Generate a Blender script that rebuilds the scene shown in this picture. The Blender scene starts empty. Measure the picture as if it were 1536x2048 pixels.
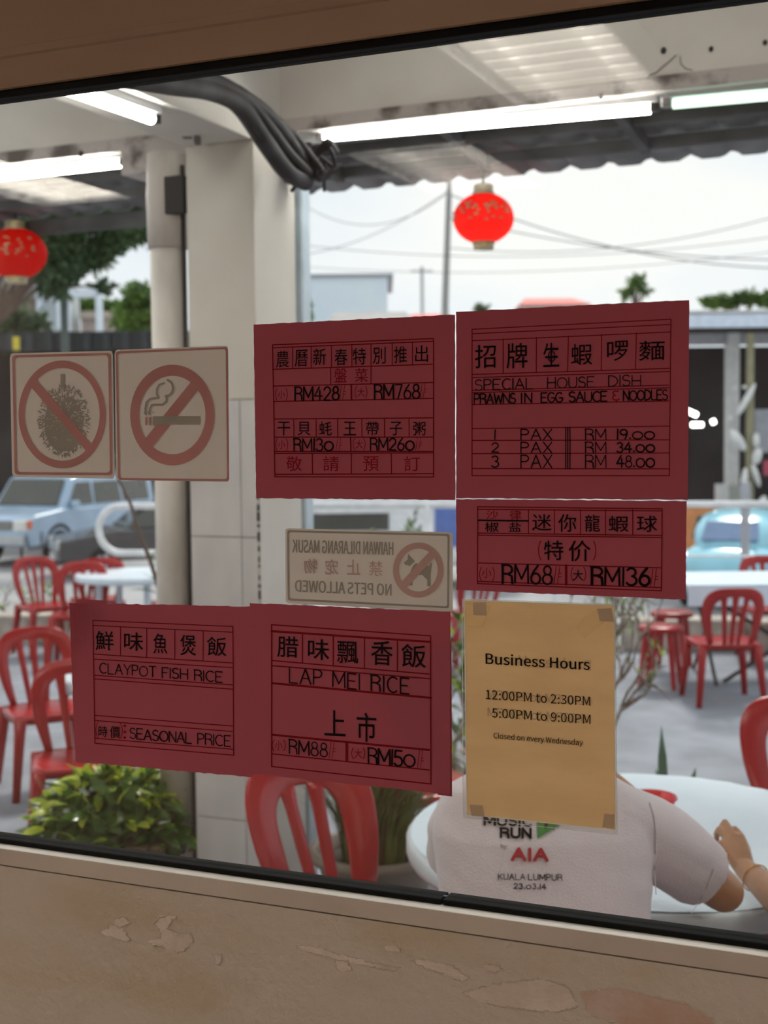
import bpy, bmesh, math, random
from mathutils import Vector, Matrix, noise
from mathutils.bvhtree import BVHTree
random.seed(7)
PI = math.pi
SC = bpy.context.scene
COL = SC.collection
# ------------------------------------------------------------------ camera
F = 2650.0
YAW = math.radians(23.3); PITCH = math.radians(3.30); ROLL = 0.0100
CAM = Vector((0.0, -1.727, 1.60))
FH = Vector((-math.sin(YAW), math.cos(YAW), 0)); RH = Vector((math.cos(YAW), math.sin(YAW), 0)); UP = Vector((0, 0, 1))
FW = FH*math.cos(PITCH) - UP*math.sin(PITCH)
U0 = FH*math.sin(PITCH) + UP*math.cos(PITCH)
RC = RH*math.cos(ROLL) - U0*math.sin(ROLL)
UC = U0*math.cos(ROLL) + RH*math.sin(ROLL)
cd = bpy.data.cameras.new('camera'); cam = bpy.data.objects.new('camera', cd); COL.objects.link(cam)
cd.sensor_fit = 'VERTICAL'; cd.sensor_height = 36.0; cd.sensor_width = 27.0; cd.lens = F*36.0/2048.0
cd.clip_start = 0.05; cd.clip_end = 500
M = Matrix((( RC.x, UC.x, -FW.x, CAM.x), (RC.y, UC.y, -FW.y, CAM.y), (RC.z, UC.z, -FW.z, CAM.z), (0, 0, 0, 1)))
cam.matrix_world = M
cd.dof.use_dof = True; cd.dof.focus_distance = 1.95; cd.dof.aperture_fstop = (cd.lens/1000.0)/0.0088
SC.camera = cam
# ------------------------------------------------------------------ world, lights, exposure
SC.view_settings.view_transform = 'Standard'; SC.view_settings.look = 'None'
SC.view_settings.exposure = 0.60; SC.view_settings.gamma = 1.0; SC.view_settings.use_curve_mapping = False
W = bpy.data.worlds.new('sky'); SC.world = W; W.use_nodes = True
nt = W.node_tree; nt.nodes.clear()
wo = nt.nodes.new('ShaderNodeOutputWorld'); bg = nt.nodes.new('ShaderNodeBackground')
tc = nt.nodes.new('ShaderNodeTexCoord'); mp = nt.nodes.new('ShaderNodeMapping'); mp.inputs['Scale'].default_value = (1.2, 1.2, 3.0)
nz = nt.nodes.new('ShaderNodeTexNoise'); nz.inputs['Scale'].default_value = 1.6; nz.inputs['Detail'].default_value = 4
cr = nt.nodes.new('ShaderNodeValToRGB')
cr.color_ramp.elements[0].position = 0.36; cr.color_ramp.elements[0].color = (0.66, 0.75, 0.86, 1)
cr.color_ramp.elements[1].position = 0.62; cr.color_ramp.elements[1].color = (0.90, 0.90, 0.88, 1)
nt.links.new(tc.outputs['Generated'], mp.inputs['Vector']); nt.links.new(mp.outputs['Vector'], nz.inputs['Vector'])
nt.links.new(nz.outputs['Fac'], cr.inputs['Fac']); nt.links.new(cr.outputs['Color'], bg.inputs['Color'])
bg.inputs['Strength'].default_value = 0.82
nt.links.new(bg.outputs['Background'], wo.inputs['Surface'])
sd = bpy.data.lights.new('sun', 'SUN'); sd.energy = 2.0; sd.angle = math.radians(12); sd.color = (1, 0.95, 0.88)
so = bpy.data.objects.new('sun', sd); COL.objects.link(so); so.rotation_euler = (math.radians(-38), math.radians(10), math.radians(20))

PORCHFILLW = 9.0   # watts of each fill lamp added on the porch ceiling
LAMPW = 14.5    # watts of each louvred ceiling lamp indoors
# ------------------------------------------------------------------ photograph pixel -> place
def ray(px, py):
    return FW*F + RC*(px-768.0) - UC*(py-1024.0)
def atY(px, py, Y):
    d = ray(px, py); return CAM + d*((Y-CAM.y)/d.y)
def atZ(px, py, z):
    d = ray(px, py); return CAM + d*((z-CAM.z)/d.z)
def atD(px, py, dep):
    return CAM + ray(px, py)*(dep/F)
def HD(px, dep, z):
    """point at horizontal camera depth dep, image column px, height z"""
    lat = (px-768.0)/F*dep
    return Vector((CAM.x, CAM.y, 0)) + FH*dep + RH*lat + Vector((0, 0, z))
GZ = -0.25      # paved forecourt
LZ = -1.10      # lower street beyond the kerb

# ------------------------------------------------------------------ materials
def mat(name, c, rough=0.6, c2=None, scale=8.0, detail=4, bump=0.0, bscale=None, trans=0.0, metal=0.0, coat=0.0, spec=0.5, lo=0.4, hi=0.62, alpha=None, sheen=0, coords='Object', stretch=(1, 1, 1), sss=0):
    m = bpy.data.materials.new(name); m.use_nodes = True; n = m.node_tree; b = n.nodes['Principled BSDF']
    b.inputs['Base Color'].default_value = (*c, 1); b.inputs['Roughness'].default_value = rough
    b.inputs['Metallic'].default_value = metal; b.inputs['Coat Weight'].default_value = coat
    b.inputs['Specular IOR Level'].default_value = spec
    if sheen: b.inputs['Sheen Weight'].default_value = sheen
    if sss: b.inputs['Subsurface Weight'].default_value = sss; b.inputs['Subsurface Radius'].default_value = (0.01, 0.004, 0.002)
    t = n.nodes.new('ShaderNodeTexCoord'); mpn = n.nodes.new('ShaderNodeMapping'); mpn.inputs['Scale'].default_value = stretch
    n.links.new(t.outputs[coords], mpn.inputs['Vector'])
    nn = n.nodes.new('ShaderNodeTexNoise'); nn.inputs['Scale'].default_value = scale; nn.inputs['Detail'].default_value = detail
    n.links.new(mpn.outputs['Vector'], nn.inputs['Vector'])
    r = n.nodes.new('ShaderNodeValToRGB'); r.color_ramp.elements[0].position = lo; r.color_ramp.elements[1].position = hi
    if c2 is None: c2 = tuple(x*0.86 for x in c)
    r.color_ramp.elements[0].color = (*c2, 1); r.color_ramp.elements[1].color = (*c, 1)
    n.links.new(nn.outputs['Fac'], r.inputs['Fac']); n.links.new(r.outputs['Color'], b.inputs['Base Color'])
    if bump:
        bn = n.nodes.new('ShaderNodeTexNoise'); bn.inputs['Scale'].default_value = bscale or scale*4; bn.inputs['Detail'].default_value = 5
        n.links.new(mpn.outputs['Vector'], bn.inputs['Vector'])
        bp = n.nodes.new('ShaderNodeBump'); bp.inputs['Strength'].default_value = bump; bp.inputs['Distance'].default_value = 0.01
        n.links.new(bn.outputs['Fac'], bp.inputs['Height']); n.links.new(bp.outputs['Normal'], b.inputs['Normal'])
    if trans:
        tr = n.nodes.new('ShaderNodeBsdfTranslucent'); n.links.new(r.outputs['Color'], tr.inputs['Color'])
        mx = n.nodes.new('ShaderNodeMixShader'); mx.inputs['Fac'].default_value = trans
        n.links.new(b.outputs['BSDF'], mx.inputs[1]); n.links.new(tr.outputs['BSDF'], mx.inputs[2])
        n.links.new(mx.outputs['Shader'], n.nodes['Material Output'].inputs['Surface'])
    return m
def emis(name, c, s):
    m = bpy.data.materials.new(name); m.use_nodes = True; b = m.node_tree.nodes['Principled BSDF']
    b.inputs['Base Color'].default_value = (*c, 1); b.inputs['Emission Color'].default_value = (*c, 1); b.inputs['Emission Strength'].default_value = s
    return m
def glassmat(name, tint=(1, 1, 1), ior=1.45, gl=1.0, rough=0.0, base=0.0):
    m = bpy.data.materials.new(name); m.use_nodes = True; n = m.node_tree; n.nodes.clear()
    o = n.nodes.new('ShaderNodeOutputMaterial'); t = n.nodes.new('ShaderNodeBsdfTransparent'); t.inputs['Color'].default_value = (*tint, 1)
    g = n.nodes.new('ShaderNodeBsdfGlossy'); g.inputs['Roughness'].default_value = rough
    f = n.nodes.new('ShaderNodeFresnel'); ge = n.nodes.new('ShaderNodeNewGeometry'); mr = n.nodes.new('ShaderNodeMapRange')
    mr.inputs['To Min'].default_value = ior; mr.inputs['To Max'].default_value = 1/ior   # the pane is thin: its far face reflects like its near face
    n.links.new(ge.outputs['Backfacing'], mr.inputs['Value']); n.links.new(mr.outputs['Result'], f.inputs['IOR'])
    mt = n.nodes.new('ShaderNodeMath'); mt.operation = 'MULTIPLY_ADD'; mt.inputs[1].default_value = gl; mt.inputs[2].default_value = base
    mx = n.nodes.new('ShaderNodeMixShader')
    n.links.new(f.outputs['Fac'], mt.inputs[0]); n.links.new(mt.outputs['Value'], mx.inputs['Fac'])
    n.links.new(t.outputs['BSDF'], mx.inputs[1]); n.links.new(g.outputs['BSDF'], mx.inputs[2]); n.links.new(mx.outputs['Shader'], o.inputs['Surface'])
    return m

# ------------------------------------------------------------------ mesh helpers
class MB:
    def __init__(s): s.v = []; s.f = []
    def add(s, vs, fs):
        o = len(s.v); s.v += [tuple(x) for x in vs]; s.f += [tuple(i+o for i in f) for f in fs]; return s
    def box(s, c, d, rz=0.0, taper=1.0):
        c = Vector(c); x, y, z = d[0]/2, d[1]/2, d[2]/2; R = Matrix.Rotation(rz, 3, 'Z'); vs = []
        for k in (-1, 1):
            t = 1.0 if k < 0 else taper
            for i, j in ((-1, -1), (1, -1), (1, 1), (-1, 1)): vs.append(c + R @ Vector((i*x*t, j*y*t, k*z)))
        return s.add(vs, [(3, 2, 1, 0), (4, 5, 6, 7), (0, 1, 5, 4), (1, 2, 6, 5), (2, 3, 7, 6), (3, 0, 4, 7)])
    def span(s, a, b):
        a = Vector(a); b = Vector(b); return s.box((a+b)/2, (abs(b.x-a.x), abs(b.y-a.y), abs(b.z-a.z)))
    def tube(s, pts, r, n=8, cap=True, flat=None, up=None):
        """sweep a round (or flat=(w,t) ratio) section along pts; r is a number or list"""
        pts = [Vector(p) for p in pts]; m = len(pts); rs = r if isinstance(r, (list, tuple)) else [r]*m
        vs = []; prev = None
        for i, p in enumerate(pts):
            t = (pts[min(i+1, m-1)] - pts[max(i-1, 0)])
            if t.length < 1e-9: t = Vector((0, 0, 1))
            t.normalize()
            if up is not None: a = Vector(up).cross(t)
            elif prev is None: a = (Vector((0, 0, 1)) if abs(t.z) < 0.9 else Vector((1, 0, 0))).cross(t)
            else: a = prev - t*prev.dot(t)
            if a.length < 1e-6: a = t.orthogonal()
            a.normalize(); prev = a; b = t.cross(a)
            fa, fb = (1, 1) if flat is None else flat
            for k in range(n):
                w = 2*PI*k/n; ca, sa = math.cos(w), math.sin(w)
                if flat is not None: ca = math.copysign(abs(ca)**0.5, ca); sa = math.copysign(abs(sa)**0.5, sa)
                vs.append(p + a*(ca*rs[i]*fa) + b*(sa*rs[i]*fb))
        fs = []
        for i in range(m-1):
            for k in range(n): fs.append((i*n+k, i*n+(k+1) % n, (i+1)*n+(k+1) % n, (i+1)*n+k))
        if cap: fs.append(tuple(reversed(range(n)))); fs.append(tuple((m-1)*n+k for k in range(n)))
        return s.add(vs, fs)
    def lathe(s, prof, n=24, c=(0, 0, 0), sx=1, sy=1):
        c = Vector(c); vs = []; fs = []
        for r, z in prof:
            for k in range(n): w = 2*PI*k/n; vs.append(c + Vector((r*math.cos(w)*sx, r*math.sin(w)*sy, z)))
        for i in range(len(prof)-1):
            for k in range(n): fs.append((i*n+k, i*n+(k+1) % n, (i+1)*n+(k+1) % n, (i+1)*n+k))
        fs.append(tuple(reversed(range(n)))); fs.append(tuple((len(prof)-1)*n+k for k in range(n)))
        return s.add(vs, fs)
    def ball(s, c, r, n=14, m=9, R=None):
        c = Vector(c); rr = (r, r, r) if not isinstance(r, (tuple, list)) else r; vs = []; fs = []
        for i in range(m+1):
            ph = PI*i/m
            for k in range(n):
                w = 2*PI*k/n; q = Vector((rr[0]*math.sin(ph)*math.cos(w), rr[1]*math.sin(ph)*math.sin(w), rr[2]*math.cos(ph)))
                vs.append(c + (R @ q if R else q))
        for i in range(m):
            for k in range(n): fs.append((i*n+k, (i+1)*n+k, (i+1)*n+(k+1) % n, i*n+(k+1) % n))
        return s.add(vs, fs)
    def prism(s, poly, off):
        poly = [Vector(p) for p in poly]; off = Vector(off); n = len(poly)
        return s.add(poly + [p+off for p in poly], [tuple(reversed(range(n))), tuple(range(n, 2*n))] + [(k, (k+1) % n, n+(k+1) % n, n+k) for k in range(n)])
    def build(s, name, m, parent=None, smooth=False, label=None, cat=None, group=None, kind=None, bevel=0, sub=0, loc=None, mw=False):
        me = bpy.data.meshes.new(name); me.from_pydata(s.v, [], s.f)
        bm = bmesh.new(); bm.from_mesh(me)
        if mw: bmesh.ops.remove_doubles(bm, verts=bm.verts, dist=1e-5)
        bmesh.ops.recalc_face_normals(bm, faces=bm.faces); bm.to_mesh(me); bm.free()
        for mm in (m if isinstance(m, (list, tuple)) else [m]): me.materials.append(mm)
        if smooth: me.polygons.foreach_set('use_smooth', [True]*len(me.polygons))
        o = bpy.data.objects.new(name, me); COL.objects.link(o)
        if parent is not None: o.parent = parent
        if loc is not None: o.location = loc
        if bevel:
            b = o.modifiers.new('bevel', 'BEVEL'); b.width = bevel; b.segments = 2; b.limit_method = 'ANGLE'; b.angle_limit = math.radians(40)
        if sub:
            b = o.modifiers.new('sub', 'SUBSURF'); b.levels = sub; b.render_levels = sub
        tag(o, label, cat, group, kind); return o
def tag(o, label=None, cat=None, group=None, kind=None):
    if label: o['label'] = label
    if cat: o['category'] = cat
    if group: o['group'] = group
    if kind: o['kind'] = kind
    return o
def empty(name, loc, rz=0.0, label=None, cat=None, group=None, kind=None):
    o = bpy.data.objects.new(name, None); o.empty_display_size = 0.1; COL.objects.link(o); o.location = loc; o.rotation_euler = (0, 0, rz)
    return tag(o, label, cat, group, kind)
def copy_tree(o, parent=None):
    c = o.copy(); COL.objects.link(c); c.parent = parent
    for ch in [x for x in bpy.data.objects if x.parent == o]: copy_tree(ch, c)
    return c

# ------------------------------------------------------------------ palette
BLACK = mat('black_rubber', (0.004, 0.004, 0.004), 0.7, spec=0.15)
SILVER = mat('bright_glazing_bead', (0.93, 0.96, 0.94), 0.4, c2=(0.90, 0.93, 0.91), spec=1.0)
WHITEM = mat('white_painted_metal', (0.80, 0.82, 0.84), 0.4)
CREAM = mat('cream_wall_paint', (0.68, 0.65, 0.60), 0.75, c2=(0.63, 0.60, 0.545), scale=2.5, bump=0.12, bscale=30)
CREAMB = mat('cream_beam_paint', (0.74, 0.715, 0.665), 0.8, c2=(0.64, 0.61, 0.57), scale=1.6, bump=0.1, bscale=20)
CONC = mat('grey_concrete_strip', (0.52, 0.48, 0.46), 0.85, c2=(0.14, 0.12, 0.11), scale=7, lo=0.36, hi=0.5, detail=8, bump=0.3)
TILEM = mat('pale_marble_tile', (0.76, 0.75, 0.75), 0.25, c2=(0.60, 0.59, 0.60), scale=3, detail=8, stretch=(1, 1, 0.5))
DARKM = mat('dark_grime', (0.03, 0.028, 0.03), 0.7)
CHAIRR = mat('red_plastic', (0.47, 0.012, 0.018), 0.25, c2=(0.42, 0.010, 0.015), scale=3, coat=0.1, trans=0.18)
TABLEW = mat('pale_blue_white_plastic', (0.70, 0.80, 0.87), 0.3, scale=3)
LEAFY = mat('yellow_green_leaf', (0.46, 0.58, 0.05), 0.35, c2=(0.24, 0.40, 0.03), scale=3, trans=0.35, coords='Generated')
LEAFG = mat('deep_green_leaf', (0.07, 0.16, 0.02), 0.35, c2=(0.03, 0.08, 0.01), scale=5, trans=0.25)
LEAFF = mat('tree_green', (0.12, 0.19, 0.08), 0.6, c2=(0.06, 0.11, 0.05), scale=1.2, trans=0.3)
LEAFL = mat('bright_tree_green', (0.17, 0.29, 0.05), 0.6, c2=(0.08, 0.16, 0.04), scale=0.8, trans=0.3)
BARK = mat('pale_bark', (0.42, 0.37, 0.34), 0.8, c2=(0.18, 0.13, 0.10), scale=20, bump=0.3)
BARKD = mat('brown_bark', (0.12, 0.08, 0.06), 0.8, scale=10)
SKIN = mat('skin', (0.50, 0.27, 0.155), 0.45, c2=(0.44, 0.23, 0.13), scale=14, sss=0.1, bump=0.1, bscale=120)
NAILM = mat('nail', (0.5, 0.28, 0.2), 0.3)
POTM = mat('grey_brown_pot', (0.20, 0.16, 0.13), 0.6, scale=6, bump=0.15)

# ================================================================== window wall of the dining room (inside)
GL = -0.0  # glass plane Y
def zc(py, Y): return atY(768, py, Y).z
XL, XR = -3.6, 2.3
zb0 = zc(1776, 0); zb1 = zc(1795, -0.014); zb2 = zc(1808, -0.024); zb3 = zc(1842, -0.024)
zt0 = atY(300, 162, 0).z; zt1 = atY(300, 139, -0.016).z
TRIMM = mat('warm_grey_sill_paint', (0.46, 0.405, 0.35), 0.6, c2=(0.42, 0.365, 0.315), scale=3, bump=0.08, bscale=60)
WALLN = bpy.data.materials.new('peeling_interior_paint'); WALLN.use_nodes = True
n = WALLN.node_tree; b = n.nodes['Principled BSDF']; b.inputs['Roughness'].default_value = 0.72
t = n.nodes.new('ShaderNodeTexCoord'); mpn = n.nodes.new('ShaderNodeMapping'); mpn.inputs['Scale'].default_value = (1, 1, 2.6)
n1 = n.nodes.new('ShaderNodeTexNoise'); n1.inputs['Scale'].default_value = 2.2; n1.inputs['Detail'].default_value = 3
n2 = n.nodes.new('ShaderNodeTexNoise'); n2.inputs['Scale'].default_value = 60; n2.inputs['Detail'].default_value = 6
n.links.new(t.outputs['Object'], mpn.inputs['Vector']); n.links.new(mpn.outputs['Vector'], n1.inputs['Vector']); n.links.new(t.outputs['Object'], n2.inputs['Vector'])
r1 = n.nodes.new('ShaderNodeValToRGB'); r1.color_ramp.elements[0].position = 0.40; r1.color_ramp.elements[0].color = (0.42, 0.355, 0.265, 1)
r1.color_ramp.elements[1].position = 0.52; r1.color_ramp.elements[1].color = (0.46, 0.405, 0.345, 1)
n.links.new(n1.outputs['Fac'], r1.inputs['Fac']); n.links.new(r1.outputs['Color'], b.inputs['Base Color'])
bp = n.nodes.new('ShaderNodeBump'); bp.inputs['Strength'].default_value = 0.7; bp.inputs['Distance'].default_value = 0.005
n.links.new(n2.outputs['Fac'], bp.inputs['Height']); n.links.new(bp.outputs['Normal'], b.inputs['Normal'])
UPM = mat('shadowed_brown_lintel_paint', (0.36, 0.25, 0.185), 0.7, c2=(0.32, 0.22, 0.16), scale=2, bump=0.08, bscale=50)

wl = MB(); wl.span((XL-1.6, -0.022, 0), (XR+1.6, 0.02, zb3-0.003)); wl.span((XL-1.6, 0.02, GZ), (XR+1.6, 0.16, zb0-0.09))
wl.span((XL-1.6, -0.0215, zb3-0.003), (XL, 0.16, 3.3)); wl.span((XR, -0.0215, zb3-0.003), (XR+1.6, 0.16, 3.3))
wall = wl.build('wall_front', WALLN, kind='structure')
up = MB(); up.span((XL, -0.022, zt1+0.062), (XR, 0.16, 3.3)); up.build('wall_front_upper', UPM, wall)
win = empty('window_1', (0, 0, 0), kind='structure')
MB().prism([(XL, -0.024, zb3), (XL, -0.024, zb2), (XL, -0.0225, zb2+0.0015), (XL, 0.02, zb2+0.0015), (XL, 0.02, zb3)], (XR-XL, 0, 0)).build('window_sill', TRIMM, win)
MB().prism([(XL, -0.0238, zb2+0.0015), (XL, -0.0236, zb2+0.0025), (XL, -0.0150, zb1), (XL, 0.02, zb1), (XL, 0.02, zb2+0.0015)], (XR-XL, 0, 0)).build('metal_bead', SILVER, win, label='bright aluminium glazing bead')
xj = atY(885, 1800, -0.01).x
for a, c in ((XL, xj-0.0012), (xj+0.0012, XR)):
    MB().span((a, -0.014, zb1+0.0004), (c, 0.02, zb0)).build('gasket', BLACK, win, bevel=0.002)
MB().span((XL, -0.016, zt0), (XR, 0.02, zt1)).build('gasket', BLACK, win, bevel=0.002)
MB().prism([(XL, -0.024, zt1), (XL, -0.024, zt1+0.045), (XL, -0.0215, zt1+0.05), (XL, -0.0215, zt1+0.062), (XL, 0.05, zt1+0.062), (XL, 0.05, zt1)], (XR-XL, 0, 0)).build('window_head', UPM, win)
for x in (XL, XR-0.05): MB().span((x, -0.024, zb0), (x+0.05, 0.05, zt0)).build('window_jamb', TRIMM, win)
GLASS = glassmat('window_glass', (0.97, 0.98, 0.975), 1.5, 1.0)
MB().span((XL+0.05, 0.0, zb0), (XR-0.05, 0.005, zt0)).build('glass_pane', GLASS, win)
# scraps where the old paint has flaked away, lying slightly recessed and edged by curled paint
FLAKE = mat('bare_plaster_patch', (0.56, 0.485, 0.43), 0.8, c2=(0.49, 0.41, 0.355), scale=16, detail=8, bump=0.3, bscale=70, coords='Object')
FLAKEP = mat('pinkish_plaster_patch', (0.42, 0.27, 0.205), 0.8, c2=(0.46, 0.36, 0.31), scale=9, detail=8, bump=0.3, bscale=70)
EDGE = mat('curled_paint_edge', (0.47, 0.40, 0.33), 0.6)
def lowwall(px, py, Y=-0.0222): return atY(px, py, Y)
def patch(poly, m, rim=True, seed=0):
    rnd = random.Random(seed); pts = []
    for i in range(len(poly)):
        a = Vector(poly[i]); c = Vector(poly[(i+1) % len(poly)]); k = max(2, int((c-a).length/4.5))
        for j in range(k):
            q = a.lerp(c, j/k); pts.append((q.x + rnd.uniform(-2.8, 2.8), q.y + rnd.uniform(-2.2, 2.2)))
    P = [lowwall(x, y) for x, y in pts]
    o = MB().prism(P, (0, -0.0006, 0)).build('peeled_patch', m, wall)
    if rim:
        R = [lowwall(x, y, -0.0228) for x, y in pts]; half = [R[i] for i in range(len(R))]
        bmx = MB(); n0 = len(half)
        k = 0
        while k < n0:
            L = rnd.randint(5, 16); seg = [half[(k+j) % n0] for j in range(L)]
            bmx.tube(seg, [rnd.uniform(0.0004, 0.0015) for _ in seg], 5); k += L + rnd.randint(0, 5)
        bmx.build('curled_edge', EDGE, o)
patch([(200, 1862), (225, 1852), (245, 1858), (262, 1880), (250, 1884), (225, 1874), (205, 1868)], FLAKE, seed=1)
patch([(228, 1838), (245, 1832), (259, 1845), (250, 1853), (232, 1850)], FLAKE, seed=2)
patch([(308, 1848), (318, 1836), (340, 1828), (352, 1834), (338, 1846), (334, 1856), (352, 1866), (378, 1864), (384, 1880), (372, 1898), (354, 1905), (336, 1896), (318, 1892), (292, 1884), (304, 1878), (318, 1876), (324, 1866)], FLAKE, seed=3)
patch([(425, 1912), (440, 1908), (444, 1925), (430, 1930)], FLAKE, seed=4)
patch([(592, 1888), (620, 1890), (660, 1902), (715, 1918), (770, 1930), (800, 1935), (790, 1942), (740, 1932), (700, 1925), (640, 1908), (600, 1897)], FLAKE, seed=5)
patch([(668, 1920), (695, 1920), (702, 1940), (680, 1945), (670, 1930)], FLAKE, seed=6)
patch([(770, 1893), (790, 1890), (802, 1898), (795, 1906), (775, 1902)], FLAKE, seed=7)
patch([(822, 1918), (860, 1920), (905, 1932), (940, 1955), (925, 1962), (870, 1942), (835, 1930)], FLAKE, seed=8)
patch([(960, 1930), (985, 1927), (1005, 1938), (990, 1946), (970, 1940)], FLAKE, seed=9)
patch([(925, 1985), (980, 1970), (1040, 1962), (1090, 1958), (1135, 1975), (1158, 2010), (1130, 2020), (1080, 2022), (1000, 2012), (950, 2000)], FLAKE, seed=10)
patch([(1160, 1985), (1235, 1975), (1300, 1992), (1370, 2005), (1425, 2035), (1440, 2060), (1290, 2062), (1180, 2030)], FLAKEP, seed=11)

# rest of the dining room
INW = mat('interior_cream_paint', (0.45, 0.38, 0.31), 0.8, scale=2)
MB().span((XL-1.6, -5.6, -0.1), (XR+1.6, -0.022, 0.0)).build('floor_inside', mat('interior_floor_tile', (0.30, 0.22, 0.17), 0.4, scale=3), kind='structure')['kind'] = 'structure'
bpy.data.objects['floor_inside'].name = 'floor'
MB().span((XL-1.6, -5.6, 3.0), (XR+1.6, -0.022, 3.1)).build('ceiling', mat('interior_ceiling', (0.40, 0.37, 0.33), 0.8), kind='structure')
MB().span((XL-1.7, -5.7, 0), (XR+1.7, -5.6, 3.1)).build('wall_back', INW, kind='structure')
MB().span((XL-1.7, -5.6, 0), (XL-1.6, -0.022, 3.1)).build('wall_left', INW, kind='structure')
MB().span((XR+1.6, -5.6, 0), (XR+1.7, -0.022, 3.1)).build('wall_right', INW, kind='structure')
# louvred ceiling lamps; the first two show faintly in the glass, the rest are added fill
LAMPE = emis('lamp_tube_glow', (1.0, 0.93, 0.84), 6.0)
LOUV = mat('louvre_aluminium', (0.6, 0.6, 0.58), 0.3, metal=0.7)
lm = empty('ceiling_lamp', (0, 0, 0), label='louvred fluorescent lamp on the dining room ceiling', cat='lamp', group='louvred ceiling lamps of the dining room')
fr = MB()
for a, c in (((-0.6, -0.31, -0.1), (0.6, -0.29, 0)), ((-0.6, 0.29, -0.1), (0.6, 0.31, 0)), ((-0.62, -0.31, -0.1), (-0.6, 0.31, 0)), ((0.6, -0.31, -0.1), (0.62, 0.31, 0)), ((-0.6, -0.29, -0.02), (0.6, 0.29, 0))): fr.span(a, c)
fr.build('frame', WHITEM, lm)
for y in (-0.15, 0.15): MB().tube([(-0.58, y, -0.05), (0.58, y, -0.05)], 0.014, 10).build('tube', LAMPE, lm)
for k in range(9): MB().box((-0.5+k*0.125, 0, -0.085), (0.004, 0.56, 0.03)).build('louvre', LOUV, lm)
ad = bpy.data.lights.new('lamp_light', 'AREA'); ad.shape = 'RECTANGLE'; ad.size = 1.1; ad.size_y = 0.5; ad.energy = LAMPW*0.62; ad.color = (1.0, 0.90, 0.79)
ao = bpy.data.objects.new('lamp_light', ad); COL.objects.link(ao); ao.parent = lm; ao.location = (0, 0, -0.066)
locs = []
for (px, py) in ((1120, 120), (900, 325)):
    v = atZ(px, py, 2.94); locs.append((v.x, -v.y))
locs += [(2.7, -2.0), (2.7, -4.2), (-4.4, -1.7), (-4.4, -3.8)]
LAB = ['louvred ceiling lamp reflected in the upper right corner of the window glass', 'louvred ceiling lamp reflected faintly just above the centre lantern', 'louvred ceiling lamp near the window at the right side of the room', 'louvred ceiling lamp at the back right of the room', 'louvred ceiling lamp near the window at the left side of the room', 'louvred ceiling lamp at the back left of the room']
ad2 = ad.copy(); ad2.energy = LAMPW*2.5
for i, (x, y) in enumerate(locs):
    o = lm if i == 0 else copy_tree(lm); o.location = (x, y, 2.999); o.rotation_euler.z = PI/2; o['label'] = LAB[i]
    if i > 1:
        for ch in bpy.data.objects:
            if ch.parent == o and ch.type == 'LIGHT': ch.data = ad2


# ================================================================== writing helpers (marks lie on real sheets on the pane)
_tc = {}
try:   # the sans-serif that ships inside Blender itself; the built-in face otherwise
    import os
    LATIN = bpy.data.fonts.load(os.path.join(bpy.utils.system_resource('DATAFILES'), 'fonts', 'Noto Sans CJK Regular.woff2'))
except Exception: LATIN = None
def glyph(s, off=0.0, sp=1.0):
    k = (s, off, sp)
    if k not in _tc:
        cu = bpy.data.curves.new('t', 'FONT'); cu.body = s
        if LATIN is not None and s.isascii(): cu.font = LATIN
        cu.size = 1; cu.resolution_u = 3; cu.space_character = sp
        o = bpy.data.objects.new('t', cu); COL.objects.link(o)
        me = bpy.data.meshes.new_from_object(o.evaluated_get(bpy.context.evaluated_depsgraph_get()))
        vs = [(v.co.x, v.co.y) for v in me.vertices]; fs = [tuple(p.vertices) for p in me.polygons]
        bpy.data.objects.remove(o); bpy.data.curves.remove(cu); bpy.data.meshes.remove(me)
        _tc[k] = (vs, fs)
    return _tc[k]
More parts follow.
